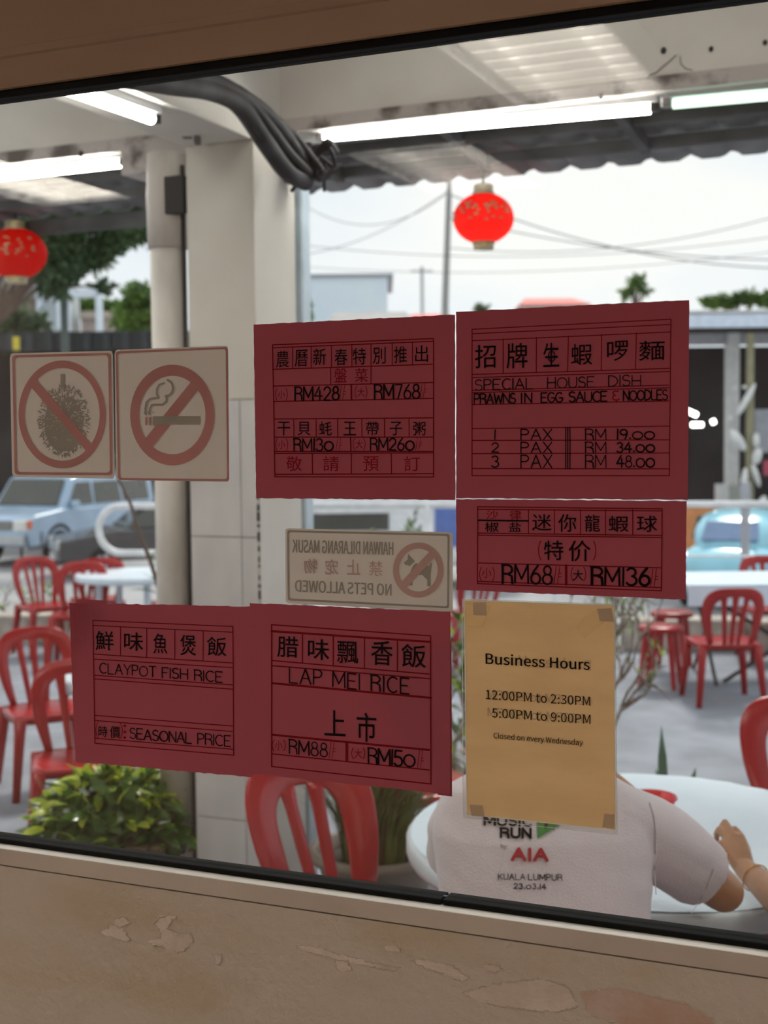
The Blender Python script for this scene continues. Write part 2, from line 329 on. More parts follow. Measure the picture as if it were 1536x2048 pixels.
class Ink:
    """marks in photograph pixels, laid on the sheet at plane Y"""
    def __init__(s, ox=0, oy=0, sc=1.0): s.ox, s.oy, s.sc = ox, oy, sc; s.v = []; s.f = []; s.it = []; s.n = 0
    def item(s, nm): s.it.append((nm, len(s.v), len(s.f)))
    def T(s, x, y): return (s.ox + x/s.sc, s.oy + y/s.sc)
    def raw(s, vs, fs):
        o = len(s.v); s.n = (s.n+1) % 9; k = s.n*1.2e-5; s.v += [s.T(*p)+(k,) for p in vs]; s.f += [tuple(i+o for i in f) for f in fs]
    def char(s, ch, cx, cy, w, h, slope=0.0, mirror=False, off=0.0):
        s.item('character'); vs, fs = glyph(ch); xs = [p[0] for p in vs]; ys = [p[1] for p in vs]; x0, x1, y0, y1 = min(xs), max(xs), min(ys), max(ys)
        e = (0.004+off)*(w+h)/2*0.5
        for ex, ey in ((-e, 0), (e, 0), (0, -e), (0, e)):
            out = []
            for x, y in vs:
                u = (x-x0)/(x1-x0)-0.5; v = 0.5-(y-y0)/(y1-y0)
                if mirror: u = -u
                out.append((cx+u*w+ex, cy+v*h+u*w*slope+ey))
            s.raw(out, fs)
    def line(s, txt, x0, b0, x1, b1, h, off=0.0, mirror=False, sp=1.0):
        s.item('text_line'); vs, fs = glyph(txt, 0, sp); xs = [p[0] for p in vs]; a, c = min(xs), max(xs); e = off*h*1.1; cap = max(p[1] for p in glyph('H')[0])
        for ex, ey in (((-e, 0), (e, 0), (-e*0.5, -e*0.5), (e*0.5, e*0.5)) if off > 0 else ((0, 0),)):
            out = []
            for x, y in vs:
                u = (x-a)/(c-a)
                if mirror: u = 1-u
                out.append((x0+(x1-x0)*u+ex, b0+(b1-b0)*u - y/cap*h+ey))
            s.raw(out, fs)
    def stroke(s, pts, w):
        """round-ended pen stroke; a sharp corner starts a fresh ribbon"""
        for i in range(1, len(pts)-1):
            a, p, c = pts[i-1], pts[i], pts[i+1]; d1 = (p[0]-a[0], p[1]-a[1]); d2 = (c[0]-p[0], c[1]-p[1])
            l1 = math.hypot(*d1) or 1; l2 = math.hypot(*d2) or 1
            if (d1[0]*d2[0]+d1[1]*d2[1])/(l1*l2) < 0.55:
                s.stroke(pts[:i+1], w); s.stroke(pts[i:], w); return
        n = len(pts); L = []; Rr = []
        for i in range(n):
            a = pts[max(i-1, 0)]; c = pts[min(i+1, n-1)]; dx, dy = c[0]-a[0], c[1]-a[1]; l = math.hypot(dx, dy) or 1
            nx, ny = -dy/l*w/2, dx/l*w/2
            if 0 < i < n-1:
                d1 = (pts[i][0]-a[0], pts[i][1]-a[1]); d2 = (c[0]-pts[i][0], c[1]-pts[i][1])
                l1 = math.hypot(*d1) or 1; l2 = math.hypot(*d2) or 1
                cs = (d1[0]*d2[0]+d1[1]*d2[1])/(l1*l2); k = 1/max(0.6, math.sqrt(max(0.0, (1+cs)/2))); nx *= k; ny *= k
            L.append((pts[i][0]+nx, pts[i][1]+ny)); Rr.append((pts[i][0]-nx, pts[i][1]-ny))
        s.raw(L+Rr, [(i, i+1, n+i+1, n+i) for i in range(n-1)])
        for q in (pts[0], pts[-1]):
            s.raw([(q[0]+math.cos(2*PI*k/8)*w/2, q[1]+math.sin(2*PI*k/8)*w/2) for k in range(8)], [tuple(range(8))])
    def seg(s, x0, y0, x1, y1, w): s.item('ruled_line'); w = w*1.35; s.stroke([(x0, y0), ((x0+x1)/2+0.3, (y0+y1)/2+0.4), (x1, y1)], w)
    def ellipse_ring(s, cx, cy, rx, ry, ix, iy, n=64):
        vs = [(cx+math.cos(2*PI*k/n)*rx, cy+math.sin(2*PI*k/n)*ry) for k in range(n)] + [(cx+math.cos(2*PI*k/n)*ix, cy+math.sin(2*PI*k/n)*iy) for k in range(n)]
        s.raw(vs, [(k, (k+1) % n, n+(k+1) % n, n+k) for k in range(n)])
    def poly(s, pts): s.raw(pts, [tuple(range(len(pts)))])
    def frame(s, c, w, r=0):
        """closed rounded outline through four corners"""
        pts = []
        for i in range(4):
            p = Vector(c[i]); a = Vector(c[i-1]); d = Vector(c[(i+1) % 4])
            if r:
                e0 = p+(a-p).normalized()*r; e1 = p+(d-p).normalized()*r
                for k in range(6):
                    tt = k/5; pts.append(tuple(e0*(1-tt)**2 + p*2*tt*(1-tt) + e1*tt*tt))
            else: pts.append(tuple(p))
        n = len(pts); L = []; cx = sum(p[0] for p in pts)/n; cy = sum(p[1] for p in pts)/n
        inn = []
        for (x, y) in pts:
            l = math.hypot(x-cx, y-cy); inn.append((x-math.copysign(w, x-cx), y-math.copysign(w, y-cy)))
        s.raw(pts+inn, [(k, (k+1) % n, n+(k+1) % n, n+k) for k in range(n)])
    def build(s, name, m, parent, Y, label=None, bvh=None, t=0.0):
        if bvh is None: vs = [atY(x, y, Y-k) for x, y, k in s.v]
        else:
            vs = []
            for x, y, k in s.v:
                d = ray(x, y).normalized(); h = bvh.ray_cast(CAM, d)
                vs.append((h[0] - d*(0.0034+k*4)) if h[0] is not None else CAM+d*2.7)
        cuts = s.it if s.it and s.it[0][1] == 0 else [(name, 0, 0)] + s.it
        outp = []
        for i, (nm, v0, f0) in enumerate(cuts):
            v1, f1 = (cuts[i+1][1], cuts[i+1][2]) if i+1 < len(cuts) else (len(s.v), len(s.f))
            if f1 == f0: continue
            me = bpy.data.meshes.new(nm); me.from_pydata(vs[v0:v1], [], [tuple(k-v0 for k in f) for f in s.f[f0:f1]]); me.materials.append(m)
            o = bpy.data.objects.new(nm, me); COL.objects.link(o); o.parent = parent; outp.append(o)
        if label and len(outp) == 1: outp[0]['label'] = label
        return outp
def arc(cx, cy, rx, ry, a0, a1, n=8): return [(cx+rx*math.cos(math.radians(a0+(a1-a0)*k/n)), cy-ry*math.sin(math.radians(a0+(a1-a0)*k/n))) for k in range(n+1)]
# pen-written capitals: x to the right 0..w, y up 0..1 (stored as y down 0..-1 when drawn)
def A_(*s): return [list(q) for q in s]
def up_(pts): return pts
HW = {
 'A': (0.72, [[(0, 0), (0.36, 1), (0.72, 0)], [(0.12, 0.36), (0.60, 0.36)]]),
 'C': (0.68, [[(x, -y) for x, y in arc(0.40, -0.5, 0.38, 0.5, 50, 310, 12)]]),
 'D': (0.66, [[(0, 0), (0, 1)], [(0, 1)]+[(x, -y) for x, y in arc(0.12, -0.5, 0.54, 0.5, 80, -80, 10)]+[(0, 0)]]),
 'E': (0.56, [[(0.56, 1), (0, 1), (0, 0), (0.56, 0)], [(0, 0.52), (0.46, 0.52)]]),
 'F': (0.54, [[(0.54, 1), (0, 1), (0, 0)], [(0, 0.52), (0.42, 0.52)]]),
 'G': (0.72, [[(x, -y) for x, y in arc(0.40, -0.5, 0.38, 0.5, 50, 330, 12)]+[(0.72, 0.45), (0.42, 0.45)]]),
 'H': (0.64, [[(0, 0), (0, 1)], [(0.64, 0), (0.64, 1)], [(0, 0.5), (0.64, 0.5)]]),
 'I': (0.04, [[(0.02, 0), (0.02, 1)]]),
 'L': (0.54, [[(0, 1), (0, 0), (0.54, 0)]]),
 'M': (0.82, [[(0, 0), (0.02, 1), (0.41, 0.22), (0.80, 1), (0.82, 0)]]),
 'N': (0.64, [[(0, 0), (0, 1), (0.64, 0), (0.64, 1)]]),
 'O': (0.80, [[(x, -y) for x, y in arc(0.40, -0.48, 0.40, 0.48, 90, 450, 18)]]),
 'P': (0.56, [[(0, 0), (0, 1)], [(0, 1), (0.28, 1)]+[(x, -y) for x, y in arc(0.28, -0.74, 0.28, 0.26, 90, -90, 8)]+[(0, 0.48)]]),
 'R': (0.60, [[(0, 0), (0, 1)], [(-0.04, 1), (0.30, 1)]+[(x, -y) for x, y in arc(0.30, -0.76, 0.28, 0.24, 90, -90, 8)]+[(0.10, 0.52)], [(0.30, 0.52), (0.56, 0.40), (0.60, 0)]]),
 'S': (0.56, [[(x, -y) for x, y in arc(0.29, -0.75, 0.26, 0.25, 35, 250, 9)]+[(x, -y) for x, y in arc(0.28, -0.26, 0.28, 0.26, 75, -150, 10)]]),
 'T': (0.66, [[(0, 1), (0.66, 1)], [(0.33, 1), (0.33, 0)]]),
 'U': (0.64, [[(0, 1), (0, 0.3)]+[(x, -y) for x, y in arc(0.32, -0.3, 0.32, 0.3, 190, 350, 8)]+[(0.64, 0.3), (0.64, 1)]]),
 'W': (0.90, [[(0, 1), (0.2, 0), (0.45, 0.8), (0.7, 0), (0.9, 1)]]),
 'X': (0.62, [[(0, 0), (0.62, 1)], [(0, 1), (0.62, 0)]]),
 'Y': (0.66, [[(0, 1), (0.33, 0.45), (0.66, 1)], [(0.33, 0.45), (0.33, 0)]]),
 '0': (0.78, [[(x, -y) for x, y in arc(0.39, -0.38, 0.39, 0.38, 90, 450, 18)]]),
 '1': (0.10, [[(0.07, 1), (0.05, 0)]]),
 '2': (0.60, [[(x, -y) for x, y in arc(0.30, -0.70, 0.28, 0.30, 165, -20, 8)]+[(0.0, 0.02), (0.60, 0.0)]]),
 '3': (0.56, [[(x, -y) for x, y in arc(0.26, -0.76, 0.25, 0.24, 150, -80, 8)]+[(x, -y) for x, y in arc(0.26, -0.27, 0.30, 0.27, 80, -150, 10)]]),
 '4': (0.66, [[(0.40, 1), (0, 0.32), (0.66, 0.32)], [(0.46, 0.75), (0.46, 0)]]),
 '5': (0.58, [[(0.54, 1), (0.10, 1), (0.06, 0.56)]+[(x, -y) for x, y in arc(0.27, -0.30, 0.30, 0.30, 120, -150, 10)]]),
 '6': (0.58, [[(0.44, 1), (0.16, 0.66), (0.03, 0.36)]+[(x, -y) for x, y in arc(0.30, -0.29, 0.28, 0.29, 180, 540, 14)]]),
 '7': (0.54, [[(0, 1), (0.54, 1), (0.20, 0)]]),
 '8': (0.58, [[(x, -y) for x, y in arc(0.29, -0.76, 0.22, 0.24, -90, 270, 12)]+[(x, -y) for x, y in arc(0.29, -0.27, 0.29, 0.27, 90, -270, 14)]]),
 '9': (0.56, [[(x, -y) for x, y in arc(0.28, -0.70, 0.27, 0.28, 0, 360, 12)]+[(0.54, 0.5), (0.40, 0)]]),
 '&': (0.50, [[(x, -y) for x, y in arc(0.30, -0.78, 0.25, 0.22, 50, 250, 8)]+[(x, -y) for x, y in arc(0.30, -0.32, 0.28, 0.25, 110, 330, 9)], [(0.32, 0.06), (0.34, -0.12)]]),
 'K': (0.62, [[(0, 0), (0, 1)], [(0.60, 1), (0.04, 0.46)], [(0.20, 0.58), (0.62, 0)]]),
 '.': (0.10, [[(0.05, 0.10), (0.06, 0.08)]]),
}
def pen(ink, txt, x0, b0, x1, b1, h, w=5.0, gap=0.16):
    ink.item('word')
    tot = sum(HW[c][0] for c in txt) + gap*(len(txt)-1); k = (x1-x0)/tot; x = 0; rnd = random.Random(hash(txt) % 97 if False else sum(map(ord, txt)))
    for c in txt:
        wd, st = HW[c]; jit = rnd.uniform(-0.02, 0.02)
        for s in st:
            P = []
            for (u, v) in s:
                X = x0+(x+u)*k; P.append((X, b0+(b1-b0)*(X-x0)/(x1-x0) - (v+jit)*h))
            ink.stroke(P, 1.35*w*rnd.uniform(0.85, 1.2) if c != '.' else w*1.8)
        x += wd+gap
def paren(ink, cx, cy, rx, ry, w, side):
    a = (120, 240) if side < 0 else (60, -60)
    ink.item('bracket'); ink.stroke(arc(cx - side*rx*0.0, cy, rx, ry, a[0], a[1], 8), w)
def tick(ink, x, y0, y1, w=4, sl=-18):
    ink.item('price_stroke')
    ink.stroke([(x, y1), (x-sl*0.8, y0)], w); ink.stroke([(x+22, y1), (x+22-sl*0.8, y0)], w)
    ink.stroke([(x+30, (y0+y1)/2-8), (x+46, (y0+y1)/2-10)], w); ink.stroke([(x+30, (y0+y1)/2+12), (x+46, (y0+y1)/2+10)], w)

REDP = mat('red_poster_card', (0.47, 0.10, 0.145), 0.75, c2=(0.45, 0.095, 0.138), scale=3, trans=0.36, coords='Object')
KINK = mat('black_marker', (0.006, 0.003, 0.004), 0.8, spec=0.1)
RINK = mat('dark_red_marker', (0.24, 0.005, 0.014), 0.8, spec=0.1)
LINK = mat('red_ruled_ink', (0.17, 0.003, 0.009), 0.8, spec=0.1)
def sheet(name, corners, Y, m, label, cat='poster', group=None, torn=0.0, seed=0, curl=None, th=0.0007, nx=40, ny=30, radius=0):
    """a thin sheet of card taped flat to the pane; corners TL TR BR BL in photograph pixels"""
    rnd = random.Random(seed); tl, tr, br, bl = [Vector(c) for c in corners]; vs = []
    jt = [rnd.uniform(-1, 1) for _ in range(400)]
    for side in (0, 1):
        for j in range(ny+1):
            for i in range(nx+1):
                u, v = i/nx, j/ny; p = (tl*(1-u)+tr*u)*(1-v)+(bl*(1-u)+br*u)*v
                if torn:
                    if j == 0: p.y += jt[i]*torn
                    if j == ny: p.y += jt[i+60]*torn
                    if i == 0: p.x += jt[j+120]*torn*0.6
                    if i == nx: p.x += jt[j+180]*torn*0.6
                if radius:
                    for cu, cv, sx, sy in ((0, 0, 1, 1), (1, 0, -1, 1), (0, 1, 1, -1), (1, 1, -1, -1)):
                        if u == cu and v == cv: p += Vector((sx*radius*0.3, sy*radius*0.3))
                dy = 0.0
                if curl: dy = curl(u, v)
                q = atY(p.x, p.y, Y+side*th-dy); vs.append(q)
    N = (nx+1)*(ny+1); fs = []
    for j in range(ny):
        for i in range(nx):
            a = j*(nx+1)+i; fs.append((a, a+1, a+nx+2, a+nx+1)); fs.append((N+a, N+a+nx+1, N+a+nx+2, N+a+1))
    for i in range(nx): fs.append((i, N+i, N+i+1, i+1)); a = ny*(nx+1)+i; fs.append((a, a+1, N+a+1, N+a))
    for j in range(ny): a = j*(nx+1); fs.append((a, a+nx+1, N+a+nx+1, N+a)); a += nx; fs.append((a, N+a, N+a+nx+1, a+nx+1))
    mb = MB(); mb.v = [tuple(v) for v in vs]; mb.f = fs
    o = mb.build(name, m, label=label, cat=cat, group=group)
    return o
DY = 0.0005   # marks sit this far in front of their sheet

# ---- poster: lunar new year
c = lambda x, y: (500+x/3.657, 600+y/3.657)
YP = -0.0030
pA = sheet('red_poster', [c(26, 180), c(1500, 106), c(1503, 1463), c(46, 1450)], YP, REDP, 'red handwritten poster with eight characters across the top and RM428 and RM768 prices', torn=0.7, seed=3)
g = Ink(500, 600, 3.657)
for a in ((165, 328, 1342, 282), (165, 350, 1335, 302), (167, 507, 1333, 470), (168, 630, 1338, 603), (172, 742, 1338, 720), (175, 870, 1340, 862), (178, 1003, 1340, 1003), (178, 1108, 1340, 1108), (180, 1122, 1340, 1118), (183, 1275, 1340, 1270), (182, 1293, 1342, 1295), (165, 328, 182, 1293), (1342, 282, 1342, 1295)): g.seg(*a, 6)
for x in (311, 447, 595, 745, 885, 1040, 1188): g.seg(x, 347-(x-165)*0.041, x, 505-(x-165)*0.032, 5)
g.seg(588, 494, 590, 616, 5); g.seg(885, 487, 885, 610, 5); g.seg(735, 1003, 738, 1108, 7); g.seg(740, 620, 742, 728, 9)
for x in (320, 483, 640, 818, 982, 1163): g.seg(x, 868, x+1, 1003, 5)
for x in (455, 740, 1033): g.seg(x, 1121, x+2, 1273, 6)
g.build('ruled_lines', LINK, pA, YP-DY, 'dark red ruled table lines')
g = Ink(500, 600, 3.657)
for ch, x, y in zip('農曆新春特別推出', (238, 375, 508, 665, 800, 945, 1100, 1255), (432, 425, 415, 417, 412, 405, 400, 393)): g.char(ch, x, y, 94, 122, -0.04)
for ch, x in zip('干貝蚝王帶子粥', (247, 395, 552, 730, 895, 1068, 1238)): g.char(ch, x, 940, 92, 100)
pen(g, 'RM428', 330, 735, 650, 732, 98, 8); pen(g, 'RM768', 912, 724, 1240, 720, 104, 8)
pen(g, 'RM130', 322, 1103, 608, 1101, 88, 8); pen(g, 'RM260', 882, 1100, 1200, 1098, 88, 8)
g.build('black_writing', KINK, pA, YP-DY*1.6, 'black marker characters and prices')
g = Ink(500, 600, 3.657)
g.char('盤', 662, 550, 95, 105); g.char('菜', 815, 550, 95, 100)
for ch, x in zip('敬請預訂', (322, 592, 885, 1185)): g.char(ch, x, 1197, 115, 108)
for ch, x, y in (('小', 230, 690), ('大', 812, 675), ('小', 232, 1058), ('大', 798, 1055)):
    g.char(ch, x, y, 52, 62); paren(g, x-20, y, 24, 50, 5, -1); paren(g, x+20, y, 24, 50, 5, 1)
tick(g, 655, 625, 730); tick(g, 1245, 610, 715); tick(g, 628, 1010, 1100); tick(g, 1212, 1008, 1098)
g.build('red_writing', RINK, pA, YP-DY*1.4, 'red marker characters and brackets')

# ---- poster: house dish
c = lambda x, y: (900+x/3.1347, 590+y/3.1347)
pB = sheet('red_poster', [c(38, 105), c(1500, 30), c(1492, 1283), c(38, 1274)], YP, REDP, 'large red poster reading SPECIAL HOUSE DISH with prices for 1, 2 and 3 pax', torn=0.7, seed=5)
g = Ink(900, 590, 3.1347)
for a in ((138, 215, 1385, 152), (138, 243, 1385, 185), (138, 287, 1383, 232), (138, 498, 1375, 460), (140, 518, 1375, 480), (140, 598, 1372, 565), (140, 612, 1372, 582), (140, 687, 1370, 664), (138, 838, 1375, 822), (138, 912, 1372, 908), (138, 995, 1372, 990), (138, 1088, 1372, 1090), (138, 1133, 1375, 1133), (138, 215, 138, 1133), (1385, 152, 1375, 1133)): g.seg(*a, 4.5)
for x, xb in ((333, 333), (542, 541), (742, 737), (950, 948), (1168, 1163)): g.seg(x, 284-(x-138)*0.045, xb, 496-(x-138)*0.03, 4.5)
g.build('ruled_lines', LINK, pB, YP-DY, 'dark red ruled table lines')
g = Ink(900, 590, 3.1347)
for x in (725, 738, 752): g.seg(x, 830, x, 1090, 4.5)
for ch, x, y, w, h in (('招', 222, 385, 130, 145), ('牌', 420, 380, 130, 158), ('生', 635, 375, 100, 150), ('蝦', 825, 372, 132, 132), ('啰', 1050, 350, 130, 125), ('麵', 1265, 348, 160, 122)): g.char(ch, x, y, w, h, -0.04, off=0.006)
g.stroke(arc(637, 385, 20, 34, 0, 360, 16), 7)
pen(g, 'SPECIAL', 157, 597, 520, 588, 66, 5); pen(g, 'HOUSE', 612, 584, 903, 578, 66, 5); pen(g, 'DISH', 995, 573, 1195, 570, 68, 5)
pen(g, 'PRAWNS', 152, 683, 410, 678, 62, 6, 0.1); pen(g, 'IN', 447, 677, 512, 676, 60, 6, 0.3); pen(g, 'EGG', 572, 674, 705, 672, 60, 6, 0.1); pen(g, 'SAUCE', 747, 671, 983, 667, 62, 6, 0.1); pen(g, 'NOODLES', 1087, 661, 1363, 656, 62, 6, 0.08)
for b_, h_, a_, q_ in ((908, 64, '1', '19.00'), (990, 64, '2', '34.00'), (1083, 76, '3', '48.00')):
    pen(g, a_, 262 if a_ != '1' else 276, b_-4, 304 if a_ != '1' else 286, b_-4, h_*0.92, 6)
    pen(g, 'PAX', 445, b_, 638, b_, h_+2, 5.5, 0.2); pen(g, 'RM', 850, b_, 978, b_, h_+4, 5.5); pen(g, q_, 1046, b_-4, 1282, b_-4, h_*0.95, 6.5)
g.build('black_writing', KINK, pB, YP-DY*1.6, 'black marker characters, words and prices')
g = Ink(900, 590, 3.1347); pen(g, '&', 1018, 664, 1058, 664, 62, 6)
g.build('red_writing', RINK, pB, YP-DY*1.6, 'red ampersand')

# ---- poster: mini lobster balls
c = lambda x, y: (900+x/3.1347, 980+y/3.1347)
pC = sheet('red_poster', [c(38, 57), c(1483, 68), c(1478, 688), c(42, 627)], YP, REDP, 'small wide red poster directly above the tan hours notice with RM68 and RM136', torn=0.8, seed=8)
g = Ink(900, 980, 3.1347)
for a in ((172, 105, 1330, 118), (172, 121, 1328, 131), (175, 270, 1325, 285), (175, 283, 1325, 298), (175, 457, 1325, 488), (175, 573, 1325, 612), (172, 587, 1325, 632), (174, 105, 172, 587), (1330, 118, 1325, 632)): g.seg(*a, 5)
for x in (492, 655, 818, 975, 1145): g.seg(x, 123, x, 272+(x-492)*0.013, 4.5)
g.seg(728, 473, 728, 592, 12)
g.build('ruled_lines', LINK, pC, YP-DY, 'dark red ruled table lines')
g = Ink(900, 980, 3.1347)
g.seg(178, 190, 490, 193, 8)
for ch, x, y, w, h in (('椒', 262, 232, 85, 62), ('盐', 408, 232, 75, 58), ('迷', 575, 203, 122, 102), ('你', 735, 207, 112, 110), ('龍', 893, 208, 95, 106), ('蝦', 1057, 212, 125, 100), ('球', 1235, 212, 128, 102), ('特', 650, 378, 120, 122), ('价', 812, 382, 135, 130), ('大', 803, 535, 66, 66)): g.char(ch, x, y, w, h, off=0.008)
pen(g, 'RM68', 330, 582, 640, 590, 114, 9); pen(g, 'RM136', 890, 592, 1250, 600, 108, 11)
g.build('black_writing', KINK, pC, YP-DY*1.6, 'black brush characters and prices')
g = Ink(900, 980, 3.1347)
g.char('沙', 265, 155, 75, 56); g.char('律', 410, 157, 72, 60); g.char('小', 230, 520, 60, 64)
paren(g, 585, 378, 30, 68, 6, -1); paren(g, 884, 380, 30, 68, 6, 1)
for x in (232, 805): paren(g, x-20, 528, 26, 50, 5, -1); paren(g, x+20, 528, 26, 50, 5, 1)
tick(g, 652, 480, 585, 5); tick(g, 1258, 495, 605, 5)
g.build('red_writing', RINK, pC, YP-DY*1.4, 'red marker characters and brackets')

# ---- poster: claypot fish rice (its upper left corner curls off the glass)
c = lambda x, y: (130+x/3.938, 1190+y/3.938)
def curlD(u, v):
    d = max(0.0, 0.16 - u - v*0.10); return 0.9*d*d*max(0.0, 1-v*1.6)
MB().prism([atY(*c(88, 32), -0.0015), atY(*c(330, 44), -0.0015), atY(*c(330, 400), -0.0015), atY(*c(95, 400), -0.0015)], (0, 0.0006, 0)).build('red_backing_card', REDP, label='red card corner peeping out behind the claypot fish rice poster', cat='card')
pD = sheet('red_poster', [c(34, 62), c(1458, 90), c(1478, 1437), c(82, 1312)], YP-0.001, REDP, 'red poster reading CLAYPOT FISH RICE, curling away at its upper left corner', torn=1.0, seed=11, curl=curlD)
g = Ink(130, 1190, 3.938)
for a in ((220, 200, 1322, 248), (225, 240, 1320, 293), (225, 465, 1318, 535), (230, 505, 1318, 572), (230, 632, 1320, 708), (230, 660, 1320, 742), (235, 948, 1318, 1032), (235, 988, 1318, 1075), (235, 1128, 1322, 1215), (235, 1168, 1328, 1262), (220, 200, 235, 1168), (1322, 248, 1328, 1262)): g.seg(*a, 5.5)
for x, a_, b_ in ((437, 250, 480), (643, 262, 492), (865, 272, 505), (1088, 283, 517)): g.seg(x, a_, x-1, b_, 5)
YD = YP-0.001
g.build('ruled_lines', LINK, pD, YD-DY*1.2, 'dark red ruled table lines')
g = Ink(130, 1190, 3.938)
for ch, x, y, w, h in (('鮮', 312, 360, 142, 150), ('味', 540, 367, 150, 145), ('魚', 750, 383, 110, 158), ('煲', 970, 395, 124, 162), ('飯', 1195, 405, 152, 150), ('時', 298, 1075, 70, 88), ('價', 393, 1080, 82, 95)): g.char(ch, x, y, w, h, 0.03, off=0.004)
pen(g, 'CLAYPOT', 272, 615, 715, 645, 80, 6); pen(g, 'FISH', 765, 650, 965, 664, 80, 6); pen(g, 'RICE', 1020, 672, 1238, 688, 82, 6)
pen(g, 'SEASONAL', 510, 1130, 995, 1170, 82, 6, 0.12); pen(g, 'PRICE', 1045, 1173, 1303, 1195, 84, 6, 0.14)
g.build('black_writing', KINK, pD, YD-DY*1.8, 'black marker characters and words')
g = Ink(130, 1190, 3.938)
paren(g, 285, 1062, 42, 78, 5, -1); paren(g, 408, 1070, 44, 76, 5, 1)
for y in (1030, 1078, 1123): g.stroke([(469, y), (473, y)], 20)
g.build('red_writing', RINK, pD, YD-DY*1.6, 'red brackets and three dots')

# ---- poster: lap mei rice
c = lambda x, y: (490+x/3.572, 1190+y/3.572)
MB().prism([atY(*c(700, 300), -0.0012), atY(*c(1474, 340), -0.0012), atY(*c(1478, 1440), -0.0012), atY(*c(1380, 1428), -0.0012)], (0, 0.0006, 0)).build('red_backing_card', REDP, label='second red card edge showing behind the lap mei rice poster', cat='card')
pE = sheet('red_poster', [c(35, 58), c(1468, 118), c(1466, 1426), c(52, 1275)], YP-0.0022, REDP, 'red poster reading LAP MEI RICE with RM88 and RM150, above the near red chair', torn=0.9, seed=13)
YE = YP-0.0022
g = Ink(490, 1190, 3.572)
for a in ((190, 212, 1326, 292), (195, 468, 1315, 565), (195, 505, 1320, 598), (195, 1135, 1315, 1250), (190, 1225, 1328, 1350), (190, 212, 190, 1225), (1326, 292, 1328, 1350)): g.seg(*a, 6.5)
for a in ((190, 258, 1325, 335), (195, 630, 1330, 735), (192, 998, 1315, 1107)): g.seg(*a, 11)
for x, a_, b_ in ((410, 275, 487), (630, 292, 505), (853, 305, 523), (1088, 322, 543)): g.seg(x, a_, x, b_, 6)
g.seg(727, 1058, 727, 1187, 14)
g.build('ruled_lines', LINK, pE, YE-DY, 'dark red ruled table lines')
g = Ink(490, 1190, 3.572)
for ch, x, y, w, h in (('腊', 305, 370, 150, 150), ('味', 525, 390, 150, 148), ('飄', 733, 410, 150, 156), ('香', 978, 415, 152, 172), ('飯', 1205, 435, 175, 165), ('上', 643, 915, 150, 182), ('市', 868, 945, 140, 205)): g.char(ch, x, y, w, h, 0.05, off=0.006)
pen(g, 'LAP', 317, 625, 548, 643, 105, 7, 0.2); pen(g, 'MEI', 627, 655, 818, 674, 108, 7, 0.2); pen(g, 'RICE', 902, 682, 1170, 706, 110, 7.5, 0.22)
pen(g, 'RM88', 317, 1130, 588, 1160, 98, 7); pen(g, 'RM150', 882, 1200, 1213, 1232, 110, 9, 0.1)
g.build('black_writing', KINK, pE, YE-DY*1.6, 'black marker characters, words and prices')
g = Ink(490, 1190, 3.572)
for ch, x, y in (('小', 240, 1075), ('大', 808, 1132)):
    g.char(ch, x, y, 54, 68); paren(g, x-20, y, 26, 44, 6, -1); paren(g, x+22, y, 26, 44, 6, 1)
tick(g, 600, 1048, 1168, 4.5); tick(g, 1232, 1112, 1236, 4.5)
g.build('red_writing', RINK, pE, YE-DY*1.4, 'red bracketed characters')

# ---- stickers
STK = mat('white_vinyl_backing', (0.74, 0.71, 0.675), 0.5, c2=(0.71, 0.68, 0.645), scale=2, trans=0.36)
SGREY = mat('print_grey_seen_through_vinyl', (0.29, 0.275, 0.24), 0.6)
SRED = mat('print_red_seen_through_vinyl', (0.42, 0.18, 0.175), 0.6)
SRED2 = mat('print_dull_red_seen_through_vinyl', (0.46, 0.29, 0.265), 0.6)
YS = -0.0022
c = lambda x, y: (x/3.2, 670+y/3.2)
s1 = sheet('warning_sticker', [c(62, 118), c(722, 100), c(735, 920), c(78, 908)], YS, STK, 'square sticker with a spiky durian fruit crossed out in red', 'sticker', radius=6)
g = Ink(0, 670, 3.2); g.frame([(78, 129), (708, 113), (720, 897), (93, 893)], 16, 26); g.ellipse_ring(398, 508, 280, 345, 240, 297)
g.poly([(200, 335), (235, 288), (588, 700), (552, 745)])
g2 = Ink(0, 670, 3.2); g2.poly([(388, 250), (417, 250), (417, 345), (388, 345)])
rnd = random.Random(4); pts = []
for k in range(120):
    a = 2*PI*k/120; rr = 1.0 if k % 2 == 0 else 0.90
    rr *= rnd.uniform(0.97, 1.03); x = math.cos(a); y = math.sin(a)
    pts.append((410+168*rr*math.copysign(abs(x)**0.85, x), 548+232*rr*y*(1.0 if y > 0 else 0.93)))
core = [(410+(x-410)*0.74, 560+(y-548)*0.80) for x, y in pts[::2]]; g2.poly(core)
for k in range(620):   # overlapping spines of the husk
    a = rnd.uniform(0, 2*PI); rr = math.sqrt(rnd.uniform(0.12, 1.0)); x = 410+160*rr*math.cos(a)*1.0; y = 548+222*rr*math.sin(a)
    dx, dy = math.cos(a)*0.8, math.sin(a)*0.8+0.1; l = math.hypot(dx, dy); dx /= l; dy /= l; L = rnd.uniform(16, 27); w = rnd.uniform(4, 7.5)
    g2.raw([(x-dy*w, y+dx*w), (x+dx*L, y+dy*L), (x+dy*w, y-dx*w)], [(0, 1, 2)])
g2.build('durian_print', SGREY, s1, YS-DY, 'dark spiky durian silhouette')
g3 = Ink(0, 670, 3.2)
